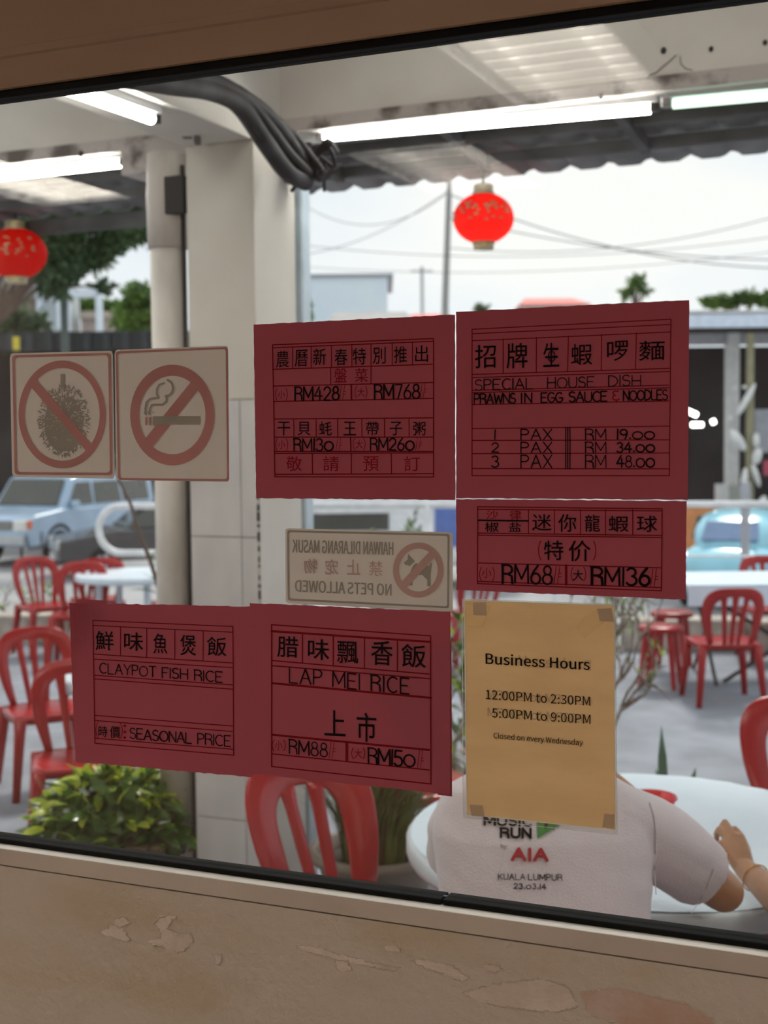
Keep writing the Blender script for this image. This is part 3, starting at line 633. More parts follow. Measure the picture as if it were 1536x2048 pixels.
for k in range(150):
    a = rnd.uniform(0, 2*PI); rr = math.sqrt(rnd.uniform(0.02, 0.80)); x = 410+150*rr*math.cos(a); y = 530+200*rr*math.sin(a)-20; L = rnd.uniform(8, 20); w = rnd.uniform(1.5, 4)
    if y > 600 and rnd.random() < 0.6: continue
    dx, dy = math.cos(a+rnd.uniform(-.5, .5)), math.sin(a)-0.3; g3.raw([(x-dy*w, y+dx*w), (x+dx*L, y+dy*L), (x+dy*w, y-dx*w)], [(0, 1, 2)])
g3.build('husk_gaps', STK, s1, YS-DY*1.5, 'pale gaps between the spines')
g.build('prohibition_ring', SRED, s1, YS-DY*2, 'red border and barred ring')
s2 = sheet('warning_sticker', [c(733, 95), c(1460, 68), c(1468, 940), c(742, 928)], YS, STK, 'square sticker with a smoking cigarette crossed out in red', 'sticker', radius=6)
g = Ink(0, 670, 3.2); g.frame([(740, 105), (1457, 77), (1467, 935), (755, 928)], 13, 18); g.ellipse_ring(1103, 512, 270, 322, 212, 251)
g.poly([(1222, 300), (1268, 352), (975, 718), (925, 668)]); g.poly([(930, 525), (943, 525), (943, 577), (930, 577)]); g.poly([(954, 525), (968, 525), (968, 577), (954, 577)])
g2 = Ink(0, 670, 3.2); g2.poly([(978, 520), (1280, 519), (1280, 573), (978, 574)])
g2.stroke([(933, 508), (931, 470), (938, 430), (960, 410), (990, 405), (1015, 402), (1003, 378), (1005, 345), (1020, 318), (1048, 308)], 13)
g2.stroke([(957, 508), (960, 470), (972, 448), (1000, 446), (1040, 446), (1065, 425), (1066, 398)], 13)
g2.stroke([(1060, 392), (1085, 385), (1103, 365), (1108, 335), (1098, 305), (1073, 288)], 14)
for (x, y) in ((922, 497), (950, 492), (980, 494)): g2.stroke([(x, y), (x+2, y+3)], 7)
for k in range(26): x = rnd.uniform(985, 1120); y = 570-(x-985)*0.35+rnd.uniform(-18, 18); g2.stroke([(x, y), (x+5, y+2)], 10)
g2.build('cigarette_print', SGREY, s2, YS-DY*2.4, 'dark cigarette and smoke curls')
g.build('prohibition_ring', SRED, s2, YS-DY*2, 'red border and barred ring')
c = lambda x, y: (560+x/4.267, 1040+y/4.267)
s3 = sheet('warning_sticker', [c(45, 70), c(1475, 105), c(1475, 785), c(48, 710)], YS, STK, 'wide pale sticker reading NO PETS ALLOWED in mirror writing', 'sticker', radius=5)
g = Ink(560, 1040, 4.267); g.frame([(60, 87), (1447, 119), (1443, 754), (66, 686)], 17, 20)
g.line('HAIWAN DILARANG MASUK', 107, 276, 966, 298, 108, 0.022, True); g.line('NO PETS ALLOWED', 130, 610, 950, 645, 98, 0.024, True)
g.poly([(1093, 287), (1152, 352), (1105, 396), (1090, 384), (1076, 386), (1055, 366), (1088, 338)])
g.poly([(1162, 365), (1190, 393), (1280, 388), (1272, 380), (1298, 360), (1283, 470), (1286, 566), (1256, 563), (1257, 510), (1213, 468), (1178, 470), (1135, 500), (1130, 560), (1102, 557), (1113, 505), (1113, 440), (1135, 390)])
g.build('grey_print', SGREY, s3, YS-DY, 'grey border, mirrored words and dog silhouette')
g = Ink(560, 1040, 4.267); g.ellipse_ring(1180, 427, 215, 235, 166, 183); g.poly([(1275, 270), (1318, 322), (1075, 585), (1035, 530)])
for ch, x, y in (('禁', 818, 413), ('止', 628, 403), ('宠', 442, 400), ('物', 262, 393)): g.char(ch, x, y, 114, 128, 0.02, True)
g.build('red_print', SRED2, s3, YS-DY*2, 'faded red barred ring and mirrored characters')

# ---- laminated hours notice
c = lambda x, y: (910+x/4.097, 1180+y/4.097)
TAN = mat('tan_paper', (0.90, 0.70, 0.41), 0.7, c2=(0.84, 0.64, 0.365), scale=9, detail=9, trans=0.36, stretch=(1, 1, 3))
LAM = glassmat('clear_laminate', (0.93, 0.94, 0.93), 1.4, 0.9, 0.15, 0.04)
pH = sheet('hours_notice', [c(76, 84), c(1302, 125), c(1316, 1968), c(96, 1838)], YP-0.0004, TAN, 'tan sheet headed Business Hours, taped at its corners, in front of the white T-shirt', 'notice')
sheetL = sheet('laminate_film', [c(60, 72), c(1312, 116), c(1330, 2006), c(66, 1868)], YP+0.0009, LAM, None, None, radius=5); sheetL.parent = pH
sheetL['label'] = 'clear laminate margin'
EDL = mat('laminate_edge', (0.75, 0.75, 0.70), 0.3)
g = Ink(910, 1180, 4.097)
for a in ((60, 72, 1312, 116), (1312, 116, 1330, 2006), (1330, 2006, 66, 1868), (66, 1868, 60, 72)): g.seg(*a, 3)
g.build('laminate_rim', EDL, pH, YP+0.0004)
g = Ink(910, 1180, 4.097)
for a in ((76, 84, 1302, 125), (1302, 125, 1316, 1968), (1316, 1968, 96, 1838), (96, 1838, 76, 84)): g.seg(*a, 6)
g.build('sealed_edge', EDL, pH, YP-0.0009, 'pale sealed edge around the paper')
YH = YP-0.0004
g = Ink(910, 1180, 4.097)
g.line('Business Hours', 252, 604, 1103, 655, 84, 0.020); g.line('12:00PM to 2:30PM', 252, 893, 1108, 949, 74, 0.002); g.line('5:00PM to 9:00PM', 302, 1043, 1110, 1098, 74, 0.002); g.line('Closed on every Wednesday', 316, 1214, 1046, 1274, 44, 0.004)
g.build('printed_text', KINK, pH, YH-DY*2, 'black printed opening hours')
g = Ink(910, 1180, 4.097)
g.line('Business Hours', 262, 600, 1113, 660, 84, 0.016, True); g.line('12:00PM to 2:30PM', 262, 890, 1112, 946, 74, 0.002, True); g.line('5:00PM to 9:00PM', 266, 1036, 1080, 1092, 74, 0.002, True); g.line('Closed on every Wednesday', 322, 1216, 1052, 1278, 44, 0.0, True)
g.build('show_through_text', mat('show_through_ink', (0.62, 0.46, 0.26), 0.7), pH, YH-DY, 'faint text of the reverse side')
TAPE = mat('brown_tape_square', (0.48, 0.355, 0.24), 0.5); TAPE2 = mat('old_yellow_tape', (0.78, 0.56, 0.27), 0.4)
for P in ([(147, 105), (250, 101), (258, 210), (150, 205)], [(1165, 155), (1280, 148), (1300, 258), (1185, 255)], [(120, 1758), (222, 1766), (240, 1858), (135, 1850)], [(1225, 1832), (1305, 1840), (1300, 1955), (1208, 1942)]):
    MB().prism([atY(*c(*p), YH-DY*2.2) for p in P], (0, 0.0002, 0)).build('tape_square', TAPE, pH)
for P in ([(85, 110), (300, 130), (220, 300), (85, 290)], [(1170, 150), (1040, 230), (1000, 300), (1060, 400), (1240, 250)]):
    MB().prism([atY(*c(*p), YH-DY*0.9) for p in P], (0, 0.0002, 0)).build('old_tape', TAPE2, pH)

# ================================================================== outside: ground, kerb, pillar, beams, awning
ROAD = mat('worn_asphalt', (0.26, 0.28, 0.32), 0.85, c2=(0.19, 0.205, 0.235), scale=2.5, detail=9, bump=0.5, bscale=90)
ROADL = mat('lower_street_asphalt', (0.36, 0.36, 0.37), 0.85, c2=(0.29, 0.29, 0.30), scale=0.8, detail=6)
PAVE = mat('five_foot_way_cement', (0.42, 0.41, 0.40), 0.8, c2=(0.36, 0.35, 0.34), scale=3, bump=0.2)
kA = HD(-150, 12.2, GZ); kB = HD(1750, 11.1, GZ); kd = (kB-kA).normalized(); kn = Vector((-kd.y, kd.x, 0))
g = MB(); f0 = kA - kd*14; f1 = kB + kd*14
g.prism([(f0.x, 0.16, GZ), (f1.x, 0.16, GZ), (f1.x, f1.y, GZ), (f0.x, f0.y, GZ)], (0, 0, -0.1)); g.build('forecourt', ROAD, kind='structure')
MB().span((-9, 0.16, GZ+0.0), (6, 1.9, GZ+0.012)).build('walkway', PAVE, kind='structure')
g = MB(); a0 = f0; a1 = f1; b0 = f0+kn*4.5; b1 = f1+kn*4.5; c0 = f0+kn*90-kd*60; c1 = f1+kn*90+kd*60
V = [a0, a1, b1+Vector((0, 0, LZ-GZ)), b0+Vector((0, 0, LZ-GZ)), c1+Vector((0, 0, LZ-GZ)), c0+Vector((0, 0, LZ-GZ))]
g.add(V + [v-Vector((0, 0, 0.2)) for v in V], [(0, 1, 2, 3), (3, 2, 4, 5), (9, 8, 7, 6), (11, 10, 8, 9)]); g.build('lower_street', ROADL, kind='structure')
KERB = mat('weathered_kerb_stone', (0.52, 0.47, 0.40), 0.85, c2=(0.33, 0.29, 0.25), scale=5, detail=7, bump=0.4)
kb = empty('kerb', kA, 0, label='weathered pale stone kerb across the far side of the forecourt', cat='kerb')
L = (kB-kA).length; n = 16; ang = math.atan2(kd.y, kd.x); kprev = None
for i in range(n):
    w = L/n; rr = random.uniform(-0.01, 0.01)
    o = MB().box((0, 0, 0.13), (w-0.02, 0.34, 0.26), 0, 0.94).build('kerb_stone', KERB, kb, bevel=0.02) if i == 0 else None
    if o is None: o = kprev.copy(); COL.objects.link(o)
    kprev = o; o.location = kd*(w*(i+0.5)) + Vector((0, 0, rr)); o.rotation_euler = (0, rr, ang)
# hedge strip / low grass behind the kerb
def tuft_mesh(name, nb, h, w, spread, m, lean=0.5, seed=0, parent=None, loc=None, wl=0.01, **kw):
    rnd = random.Random(seed); g = MB()
    for k in range(nb):
        a = rnd.uniform(0, 2*PI); r = spread*math.sqrt(rnd.random()); x, y = r*math.cos(a), r*math.sin(a); L = h*rnd.uniform(0.6, 1.1); ln = lean*rnd.uniform(0.3, 1.2)
        ca, sa = math.cos(a+rnd.uniform(-.5, .5)), math.sin(a+rnd.uniform(-.5, .5)); prev = None; vs = []
        for j in range(5):
            t = j/4; q = Vector((x+ca*ln*L*t*t, y+sa*ln*L*t*t, L*(t-0.35*ln*t*t*t))); ww = wl*(1-t*0.9)
            vs += [q+Vector((-sa, ca, 0))*ww, q-Vector((-sa, ca, 0))*ww]
        g.add(vs, [(2*j, 2*j+1, 2*j+3, 2*j+2) for j in range(4)])
    return g.build(name, m, parent, loc=loc, **kw)

# pillar row
pz = HD(440, 1, 0)
P0 = HD(378, 5.02, 0)              # front left corner of the pillar face
YP0 = 2.62
xL = atY(378, 700, YP0).x; xM = atY(512, 700, YP0).x
xR = xM
# depth of the side face from the pixel of its far edge
def ycross(px, x):
    best = min((abs(768+F*((Vector((x, Y, 0))-Vector((CAM.x, CAM.y, 0))).dot(RH))/((Vector((x, Y, 0))-Vector((CAM.x, CAM.y, 0))).dot(FH))-px), Y) for Y in [YP0+k*0.005 for k in range(200)])
    return best[1]
YB = ycross(572, xR); YE2 = ycross(598, xR)
zBeam = atY(1050, 213, YB).z; zCross = atY(440, 285, YP0).z
zTile = atY(440, 800, YP0).z
pil = empty('pillar', ((xL+xR)/2, YP0, GZ), kind='structure')
def local(mb, o):
    mb.v = [(v[0]-o.location.x, v[1]-o.location.y, v[2]-o.location.z) for v in mb.v]; return mb
local(MB().span((xL, YP0, zTile), (xR, YE2, zCross)), pil).build('pillar_shaft', CREAM, pil, bevel=0.006)
local(MB().span((xL+0.004, YP0+0.004, GZ), (xR-0.004, YE2-0.004, zTile)), pil).build('pillar_core', mat('tile_joint', (0.30, 0.28, 0.26), 0.9), pil)
# marble tiles, each its own piece, front and right faces
tz = [zTile, atY(440, 1073, YP0).z, atY(440, 1635, YP0).z]; hT = tz[0]-tz[1]
rows = [zTile-0.0, tz[1]]
while rows[-1] > GZ+0.05: rows.append(max(GZ, rows[-1]-(tz[1]-tz[2])/2*1.0))
for i in range(len(rows)-1):
    zt_, zb_ = rows[i]-0.002, rows[i+1]+0.002
    sp = xL+(xR-xL)*0.76
    for (a, b_) in ((xL, sp-0.002), (sp+0.002, xR)):
        local(MB().span((a, YP0-0.008+random.uniform(-.001, .001), zb_), (b_, YP0+0.004, zt_)), pil).build('tile', TILEM, pil)
# cracked strip on the tile joint and cream corner strip
local(MB().span((xR-0.002, YP0-0.006, GZ), (xR+0.010, YE2, zTile+0.03)), pil).build('render_strip', CREAM, pil)
gk = MB(); z = zTile+0.05
while z > GZ+0.1:
    gk.box((xR+0.004, YP0-0.008, z), (0.010*random.uniform(0.5, 1.2), 0.004, random.uniform(0.01, 0.035))); z -= random.uniform(0.02, 0.05)
local(gk, pil).build('broken_grout', DARKM, pil, kind='stuff')
MB().span((xR-0.07, YE2+0.02, GZ), (xR+0.022, YE2+0.09, 2.7)).build('blue_downpipe', mat('pale_blue_paint', (0.58, 0.70, 0.80), 0.5), label='pale blue square pipe just behind the right edge of the pillar', cat='pipe', bevel=0.01)  # upright pale blue strip along the pillar's far right edge
# downpipe left of the pillar
xa = atY(309, 700, YP0+0.1).x; xb = atY(372, 700, YP0+0.1).x; ra = (xb-xa)/2*0.98
DP = mat('stained_downpipe', (0.74, 0.70, 0.65), 0.6, c2=(0.58, 0.54, 0.50), scale=3, bump=0.1, stretch=(3, 3, 1))
dp = empty('downpipe', ((xa+xb)/2, YP0+0.1, GZ), label='stained cream downpipe standing left of the pillar', cat='pipe')
MB().tube([(0, 0, 0), (0, 0, zCross-GZ-0.16)], ra, 24).build('pipe', DP, dp, smooth=True)
MB().tube([(0, 0, zCross-GZ-0.36), (0, 0, zCross-GZ-0.16), (0.0, 0.01, zCross-GZ-0.0)], [ra*1.12, ra*1.16, ra*1.12], 24).build('collar', DP, dp, smooth=True)
MB().span((ra*0.55, -ra*1.15, zCross-GZ-0.24), (ra*1.7, -ra*0.6, zCross-GZ-0.10)).build('dark_bracket', DARKM, dp)
MB().tube([(ra+0.012, -0.02, 0), (ra+0.012, -0.02, zCross-GZ-0.05)], 0.009, 8).build('conduit', DARKM, dp, label='thin dark conduit beside the pipe')
# beams
beam = MB().span((xR+0.0, YB, zBeam), (7, YB+0.22, 3.9)).span((-9, YB, zBeam), (xL, YB+0.22, 3.9)).span((xL, YB, zCross), (xR, YB+0.22, 3.9)).build('front_beam', CREAMB, kind='structure')
zr = zBeam
MB().span((-9, YB-0.012, zr), (7, YB, zr+0.05)).build('mortar_ledge', CONC, beam, label='stained ledge above the tubes')
cb = MB().span((xL, 0.16, zCross), (xR-0.001, YB, 3.9)).build('cross_beam', CREAMB, kind='structure')
MB().span((-9, 0.16, 3.9), (7, YB+0.22, 4.0)).build('porch_slab', CREAMB, kind='structure')
wr = MB(); wr.span((-9, 0.16, 3.3), (7, 0.17, 3.9)); wr.build('wall_outer', CREAM, kind='structure')
# holes and crack on the beam
hl = MB()
for (px, py, r) in ((1327, 101, 0.010), (1422, 98, 0.008), (1202, 193, 0.009), (1530, 85, 0.008), (162, 308, 0.012)):
    p = atY(px, py, YB-0.014 if py > 150 else YB-0.002); hl.ball(p, (r, 0.004, r*1.2), 10, 6)
hl.build('fixing_holes', DARKM, beam)
ck = MB(); CR = [(1352, 110), (1340, 122), (1325, 134), (1312, 146), (1300, 150), (1292, 160), (1280, 170)]
ck.tube([atY(x, y, YB-0.001) for x, y in CR], 0.0022, 5); CR = [(1360, 112), (1362, 128), (1372, 138), (1385, 140)]
ck.tube([atY(x, y, YB-0.001) for x, y in CR], 0.0015, 5); ck.build('crack', mat('crack_shade', (0.16, 0.14, 0.13), 0.9), beam)
# stained board under the cross beam by the tube (left bay soffit) 
# fluorescent battens
TUBE = emis('lit_tube', (1.0, 0.97, 0.90), 26.0); TUBEG = emis('greenish_tube', (0.62, 0.86, 0.66), 1.3)
def batten(name, p, q, m, label, off=0.0):
    p = Vector(p); q = Vector(q); d = q-p; L = d.length; e = empty(name, (p+q)/2, 0, label, 'lamp', 'fluorescent tubes under the porch beams')
    e.rotation_euler = d.to_track_quat('X', 'Z').to_euler()
    MB().span((-L/2-0.03, -0.022, 0.018), (L/2+0.03, 0.022, 0.055)).build('batten', WHITEM, e, bevel=0.004)
    MB().tube([(-L/2, 0, 0), (L/2, 0, 0)], 0.0175, 16).build('tube', m, e, smooth=True)
    for s in (-1, 1): MB().box((s*(L/2+0.018), 0, 0.012), (0.03, 0.03, 0.045)).build('lamp_holder', mat('lamp_holder_grey', (0.35, 0.33, 0.35), 0.5) if s < 0 else DARKM, e)
    return e
YT = YB+0.06
# unseen fill lamps added on the porch ceiling to brighten pillar, beam and shirt
pl = None
PL = ['porch ceiling lamp above the window left of the cross beam', 'porch ceiling lamp above the window in the middle bay', 'porch ceiling lamp above the window at the right']
for i, x in enumerate((-4.2, -1.1, 1.3)):
    if pl is None:
        o = pl = empty('porch_lamp', (x, 1.25, 3.9), 0, PL[0], 'lamp', 'ceiling lamps of the porch')
        MB().span((-0.62, -0.09, -0.06), (0.62, 0.09, 0.0)).build('housing', WHITEM, pl, bevel=0.01)
        MB().span((-0.60, -0.075, -0.068), (0.60, 0.075, -0.061)).build('diffuser', emis('porch_diffuser', (1, 0.97, 0.9), 3.0), pl)
        pa_ = bpy.data.lights.new('porch_light', 'AREA'); pa_.shape = 'RECTANGLE'; pa_.size = 1.2; pa_.size_y = 0.15; pa_.energy = PORCHFILLW; pa_.color = (1.0, 0.97, 0.90)
        po = bpy.data.objects.new('porch_light', pa_); COL.objects.link(po); po.parent = pl; po.location = (0, 0, -0.08)
    else: o = copy_tree(pl); o.location = (x, 1.25, 3.9); o['label'] = PL[i]
batten('tube_lamp', atY(650, 274, YT), atY(1300, 218, YT), TUBE, 'long white lit tube under the beam above the centre lantern')
batten('tube_lamp', atY(1346, 208, YT), atY(1990, 150, YT), TUBEG, 'greenish dimmer tube at the right end of the beam')
batten('tube_lamp', atY(-420, 400, YT), atY(240, 327, YT), TUBE, 'lit tube under the beam left of the pillar, above the left lantern')
p = atZ(303, 238, zCross-0.045); q = atZ(160, 188, zCross-0.045)
batten('tube_lamp', q + (q-p).normalized()*0.35, p, TUBE, 'lit tube running towards the window under the left porch')
# soffit board and trunking beside the cross-beam tube
tr = MB(); tr.span((xL-0.16, 0.2, zCross+0.14), (xL-0.001, YB, zCross+0.22)); tr.build('trunking', CREAMB, cb)
# grimy cobwebbed patch at the beam end left of the downpipe
MB().span((xL-0.42, YB-0.03, zBeam-0.10), (xL-0.01, YB+0.18, zBeam+0.03)).build('grimy_bracket', CONC, beam)
# cables sagging from the cross beam to the dark bundle
CABLE = mat('dusty_black_cable', (0.035, 0.035, 0.042), 0.75, c2=(0.012, 0.012, 0.015), scale=6, spec=0.25)
def spline(pts, k=6):
    out = []; P = [pts[0]] + list(pts) + [pts[-1]]
    for i in range(1, len(P)-2):
        for j in range(k):
            t = j/k; a, b_, c_, d = P[i-1], P[i], P[i+1], P[i+2]
            out.append(0.5*((2*b_)+(c_-a)*t+(2*a-5*b_+4*c_-d)*t*t+(3*b_-a-3*c_+d)*t**3))
    out.append(P[-2]); return out
cbl = empty('cable_bundle', atY(480, 220, YP0), 0, label='thick bundle of dusty black cables sagging across the pillar top', cat='cable')
rnd = random.Random(5)
for k, (pp, r) in enumerate((
    ([(250, 150), (345, 168), (425, 182), (480, 212), (530, 285), (575, 345), (612, 365)], 0.031),
    ([(300, 145), (400, 158), (470, 182), (530, 222), (575, 275), (610, 325), (640, 350)], 0.022),
    ([(320, 135), (430, 160), (490, 195), (540, 255), (580, 310), (622, 352)], 0.020),
    ([(400, 150), (480, 180), (545, 232), (590, 272), (625, 318), (645, 345)], 0.014),
    ([(390, 170), (470, 205), (508, 262), (560, 330), (600, 358)], 0.018))):
    pts = [atY(x, y, 0.95+1.75*min(1, max(0, (x-260)/350))) for x, y in pp]
    local(MB().tube(spline(pts), r, 10), cbl).build('cable', CABLE, cbl, smooth=True)
jb = MB()
for k in range(16):
    px, py = rnd.uniform(560, 655), rnd.uniform(300, 375); jb.tube(spline([atY(px, py, YB+0.03), atY(px+rnd.uniform(-30, 40), py-rnd.uniform(-30, 40), YB), atY(px+rnd.uniform(-30, 50), py+rnd.uniform(-5, 30), YB+0.05)], 4), rnd.uniform(0.006, 0.014), 6)
local(jb, cbl).build('wire_tangle', CABLE, cbl, kind='stuff')
jt = MB()
for a, w in (((325, 238), 0.05), ((345, 255), 0.04), ((375, 268), 0.035), ((395, 280), 0.02)):
    p = atY(*a, YP0-0.12); jt.box(p, (w, 0.04, 0.028), 0.4)
jt.build('old_wall_clips', mat('dusty_clip', (0.16, 0.14, 0.15), 0.8), cb)
# awning of corrugated sheet
AW = mat('grey_corrugated_sheet', (0.27, 0.27, 0.275), 0.7, c2=(0.16, 0.16, 0.165), scale=4, detail=7, bump=0.2)
Y0, Y1 = YB+0.2, 4.55
z1 = atY(968, 356, Y1).z; z0 = z1+0.16
aw = empty('awning', (0, Y1, z1), kind='structure')
nX = 520; xs = [-7.5+13.5*i/nX for i in range(nX+1)]; vs = []; fs = []
for s in (0, 1):
    for j, (y, z) in enumerate(((Y0, z0), (Y1, z1))):
        for x in xs: vs.append((x, y-Y1, z-z1+(0.026*max(0.0, math.cos(2*PI*x/0.19))**1.6-0.004)+s*0.006))
N = nX+1
for i in range(nX):
    fs += [(i, i+1, N+i+1, N+i), (2*N+i, 3*N+i, 3*N+i+1, 2*N+i+1), (N+i, N+i+1, 3*N+i+1, 3*N+i)]
g = MB(); g.v = vs; g.f = fs; g.build('corrugated_sheet', AW, aw)
PUR = mat('dark_steel_purlin', (0.10, 0.10, 0.105), 0.7, c2=(0.06, 0.06, 0.06), scale=5)
for (y, dz, h) in ((Y1-0.42, 0.0, 0.05), (Y1-0.75, 0.03, 0.05), (Y0+0.25, 0.11, 0.05)):
    MB().span((-7.5, y-Y1-0.02, dz-h/2), (6, y-Y1+0.02, dz+h/2)).build('purlin', PUR, aw)
for k in range(18):
    x = -7.2+k*0.74; MB().prism([(x, Y0-Y1, z0-z1-0.03), (x, -0.40, 0.012), (x, -0.40, -0.04), (x, Y0-Y1, z0-z1-0.11)], (0.04, 0, 0)).build('rafter', PUR, aw)
MB().span((-7.5, -0.06, -0.10), (atY(368, 420, Y1).x, -0.01, -0.02)).build('fascia', PUR, aw)

# ------------------------------------------------------------------ lanterns
LRED = mat('lantern_red_silk', (0.95, 0.03, 0.02), 0.5, c2=(0.88, 0.02, 0.015), scale=6, trans=0.82)
GOLD = mat('dull_gold', (0.50, 0.42, 0.20), 0.4, metal=0.3, c2=(0.36, 0.32, 0.20), scale=12)
def lantern(p, r, label):
    e = empty('lantern', p, 0, label, 'lantern', 'red lanterns hanging from the awning edge')
    prof = []; n = 18
    for i in range(n+1):
        a = PI*(0.13+0.74*i/n); prof.append((r*math.sin(a), r*0.80*math.cos(a)*1.05))
    g = MB(); nn = 48; vs = []; fs = []
    for rr, z in prof:
        for k in range(nn): vs.append(((rr*(1+0.014*(k % 2))) * math.cos(2*PI*k/nn), (rr*(1+0.014*(k % 2)))*math.sin(2*PI*k/nn), z))
    for i in range(n):
        for k in range(nn): fs.append((i*nn+k, i*nn+(k+1) % nn, (i+1)*nn+(k+1) % nn, (i+1)*nn+k))
    g.add(vs, fs).build('silk_body', LRED, e, smooth=True)
    zt = prof[0][1]; zb = prof[-1][1]
    MB().lathe([(r*0.36, zt-0.006), (r*0.38, zt+0.01), (r*0.33, zt+0.012), (r*0.34, zt+0.045), (r*0.30, zt+0.05)], 28).build('top_cap', GOLD, e)
    MB().lathe([(r*0.36, zb+0.006), (r*0.38, zb-0.006), (r*0.35, zb-0.012), (r*0.34, zb-0.035)], 28).build('bottom_cap', GOLD, e)
    MB().tube([(0, 0, zt+0.05), (0, 0, zt+0.16)], 0.006, 6).build('hanging_wire', DARKM, e)
    gl = MB()
    for k in range(46):
        a = rnd.uniform(-2.6, -0.3); zz = rnd.uniform(-0.2, 0.45)*r; rr = r*math.sqrt(max(0.05, 1-(zz/(0.84*r))**2))*1.02
        gl.box((rr*math.cos(a), rr*math.sin(a), zz), (0.014, 0.014, 0.007), a)
    gl.build('gold_flecks', GOLD, e, kind='stuff')
    return e
YLn = Y1-0.12
c1 = atY(967, 437, YLn); le = lantern(c1, 0.5*120/F*(c1-CAM).dot(FW), 'red silk lantern hanging in the centre against the sky')
bd_ = bpy.data.lights.new('lantern_bulb', 'POINT'); bd_.energy = 0.4; bd_.shadow_soft_size = 0.03; bd_.color = (1, 0.9, 0.8)
bo = bpy.data.objects.new('lantern_bulb', bd_); COL.objects.link(bo); bo.parent = le; bo.location = (0, 0, -0.02)  # point light added inside the centre lantern to brighten its silk
c2 = atY(32, 507, YLn); lantern(c2, 0.5*120/F*(c2-CAM).dot(FW), 'darker red lantern with gold lettering flecks hanging at the far left')

# ------------------------------------------------------------------ monobloc chairs
def chair_proto(iu=0.70, iv=0.39, slats=((-0.24, -0.36, 0.085), (0.0, 0.0, 0.09), (0.24, 0.36, 0.085)), lean=0.13):
    e = empty('plastic_chair', (0, 0, 0), 0, 'red moulded plastic chair', 'chair')
    h = 0.82; hs = 0.43
    def S(u, v):  # the curved back shell; u -1..1, v 0..1 from seat to crown
        w = 0.175+0.045*math.sin(v*PI*0.5); x = u*w; return Vector((x, 0.20+lean*v - 0.055*u*u*(0.5+0.5*v) , hs-0.02+v*(h-hs+0.02)))
    def nrm(u, v): 
        a = S(u+0.01, v)-S(u-0.01, v); b_ = S(u, min(1, v+0.01))-S(u, max(0, v-0.01)); c_ = a.cross(b_); return c_.normalized()
    def strip(outer, inner, th=0.012, k=4):
        vs = []; fs = []; m = len(outer); pr = [0, 0.06, 0.5, 0.94, 1.0]; hh = [0.25, 0.9, 1.0, 0.9, 0.25]
        ring = [(t, s) for t, s in zip(pr, hh)] + [(t, -s) for t, s in zip(reversed(pr), reversed(hh))]; R = len(ring)
        for (uo, vo), (ui, vi) in zip(outer, inner):
            for t, s in ring:
                u = uo+(ui-uo)*t; v = vo+(vi-vo)*t; vs.append(S(u, v)+nrm(u, max(0.02, min(0.98, v)))*(th/2*s))
        for i in range(m-1):
            for j in range(R): fs.append((i*R+j, i*R+(j+1) % R, (i+1)*R+(j+1) % R, (i+1)*R+j))
        fs.append(tuple(reversed(range(R)))); fs.append(tuple((m-1)*R+j for j in range(R))); return vs, fs
    out = []; inn = []
    n = 30
    for i in range(n+1):
        a = PI*i/n; x = -math.cos(a); y = math.sin(a)
        uo = math.copysign(abs(x)**0.62, x); vo = 0.45+0.55*abs(y)**0.62
        ui = iu*math.copysign(abs(x)**0.75, x); vi = 0.45+iv*abs(y)**0.7
        out.append((uo, vo)); inn.append((ui, vi))
    out = [(-0.86, 0.0), (-0.92, 0.15), (-0.98, 0.32)] + out + [(0.98, 0.32), (0.92, 0.15), (0.86, 0.0)]
    inn = [(-iu*0.94, 0.0), (-iu*0.97, 0.15), (-iu, 0.32)] + inn + [(iu, 0.32), (iu*0.97, 0.15), (iu*0.94, 0.0)]
    v_, f_ = strip(out, inn, 0.014); g = MB().add(v_, f_); g.build('back_frame', CHAIRR, e, smooth=True)
    for u0, u1, w in slats:
        o_ = [(u0+(u1-u0)*t-w*(1+0.35*max(0, t-0.8)*5), 0.0+t*(0.48+iv)) for t in [i/10 for i in range(11)]]; i_ = [(u0+(u1-u0)*t+w*(1+0.35*max(0, t-0.8)*5), 0.0+t*(0.48+iv)) for t in [i/10 for i in range(11)]]
        v_, f_ = strip(o_, i_, 0.010); MB().add(v_, f_).build('slat', CHAIRR, e, smooth=True)
    # seat: rounded square dish with an apron
    vs = []; fs = []; nr, nn = 7, 32
    for layer in (0, 1):
        for i in range(nr+1):
            t = i/nr
            for k in range(nn):
                a = 2*PI*k/nn; ca, sa = math.cos(a), math.sin(a); x = 0.215*math.copysign(abs(ca)**0.45, ca)*t; y = 0.21*math.copysign(abs(sa)**0.45, sa)*t
                z = hs-0.012*(1-t*t)*1.0 - (0.035 if (t == 1 and layer == 1) else 0.0) - (0.006 if layer else 0)
                if t == 1 and layer == 0: z -= 0.003
                vs.append((x, y, z))
    for layer in (0, 1):
        o_ = layer*(nr+1)*nn
        for i in range(nr):
            for k in range(nn): q = (o_+i*nn+k, o_+i*nn+(k+1) % nn, o_+(i+1)*nn+(k+1) % nn, o_+(i+1)*nn+k); fs.append(q if layer else tuple(reversed(q)))
    a_ = nr*nn; b_ = (nr+1)*nn+nr*nn
    for k in range(nn): fs.append((a_+k, a_+(k+1) % nn, b_+(k+1) % nn, b_+k))
    MB().add(vs, fs).build('seat', CHAIRR, e, smooth=True)
    for sx in (-1, 1):
        for sy in (-1, 1):
            top = Vector((sx*0.185, sy*0.18, hs-0.012)); bot = Vector((sx*0.225, sy*0.235 if sy > 0 else -0.215, 0.0))
            MB().tube([top, top.lerp(bot, 0.3), bot], [0.034, 0.028, 0.020], 8, flat=(1, 0.75), up=(0, 1, 0)).build('leg', CHAIRR, e, smooth=True)
    return e
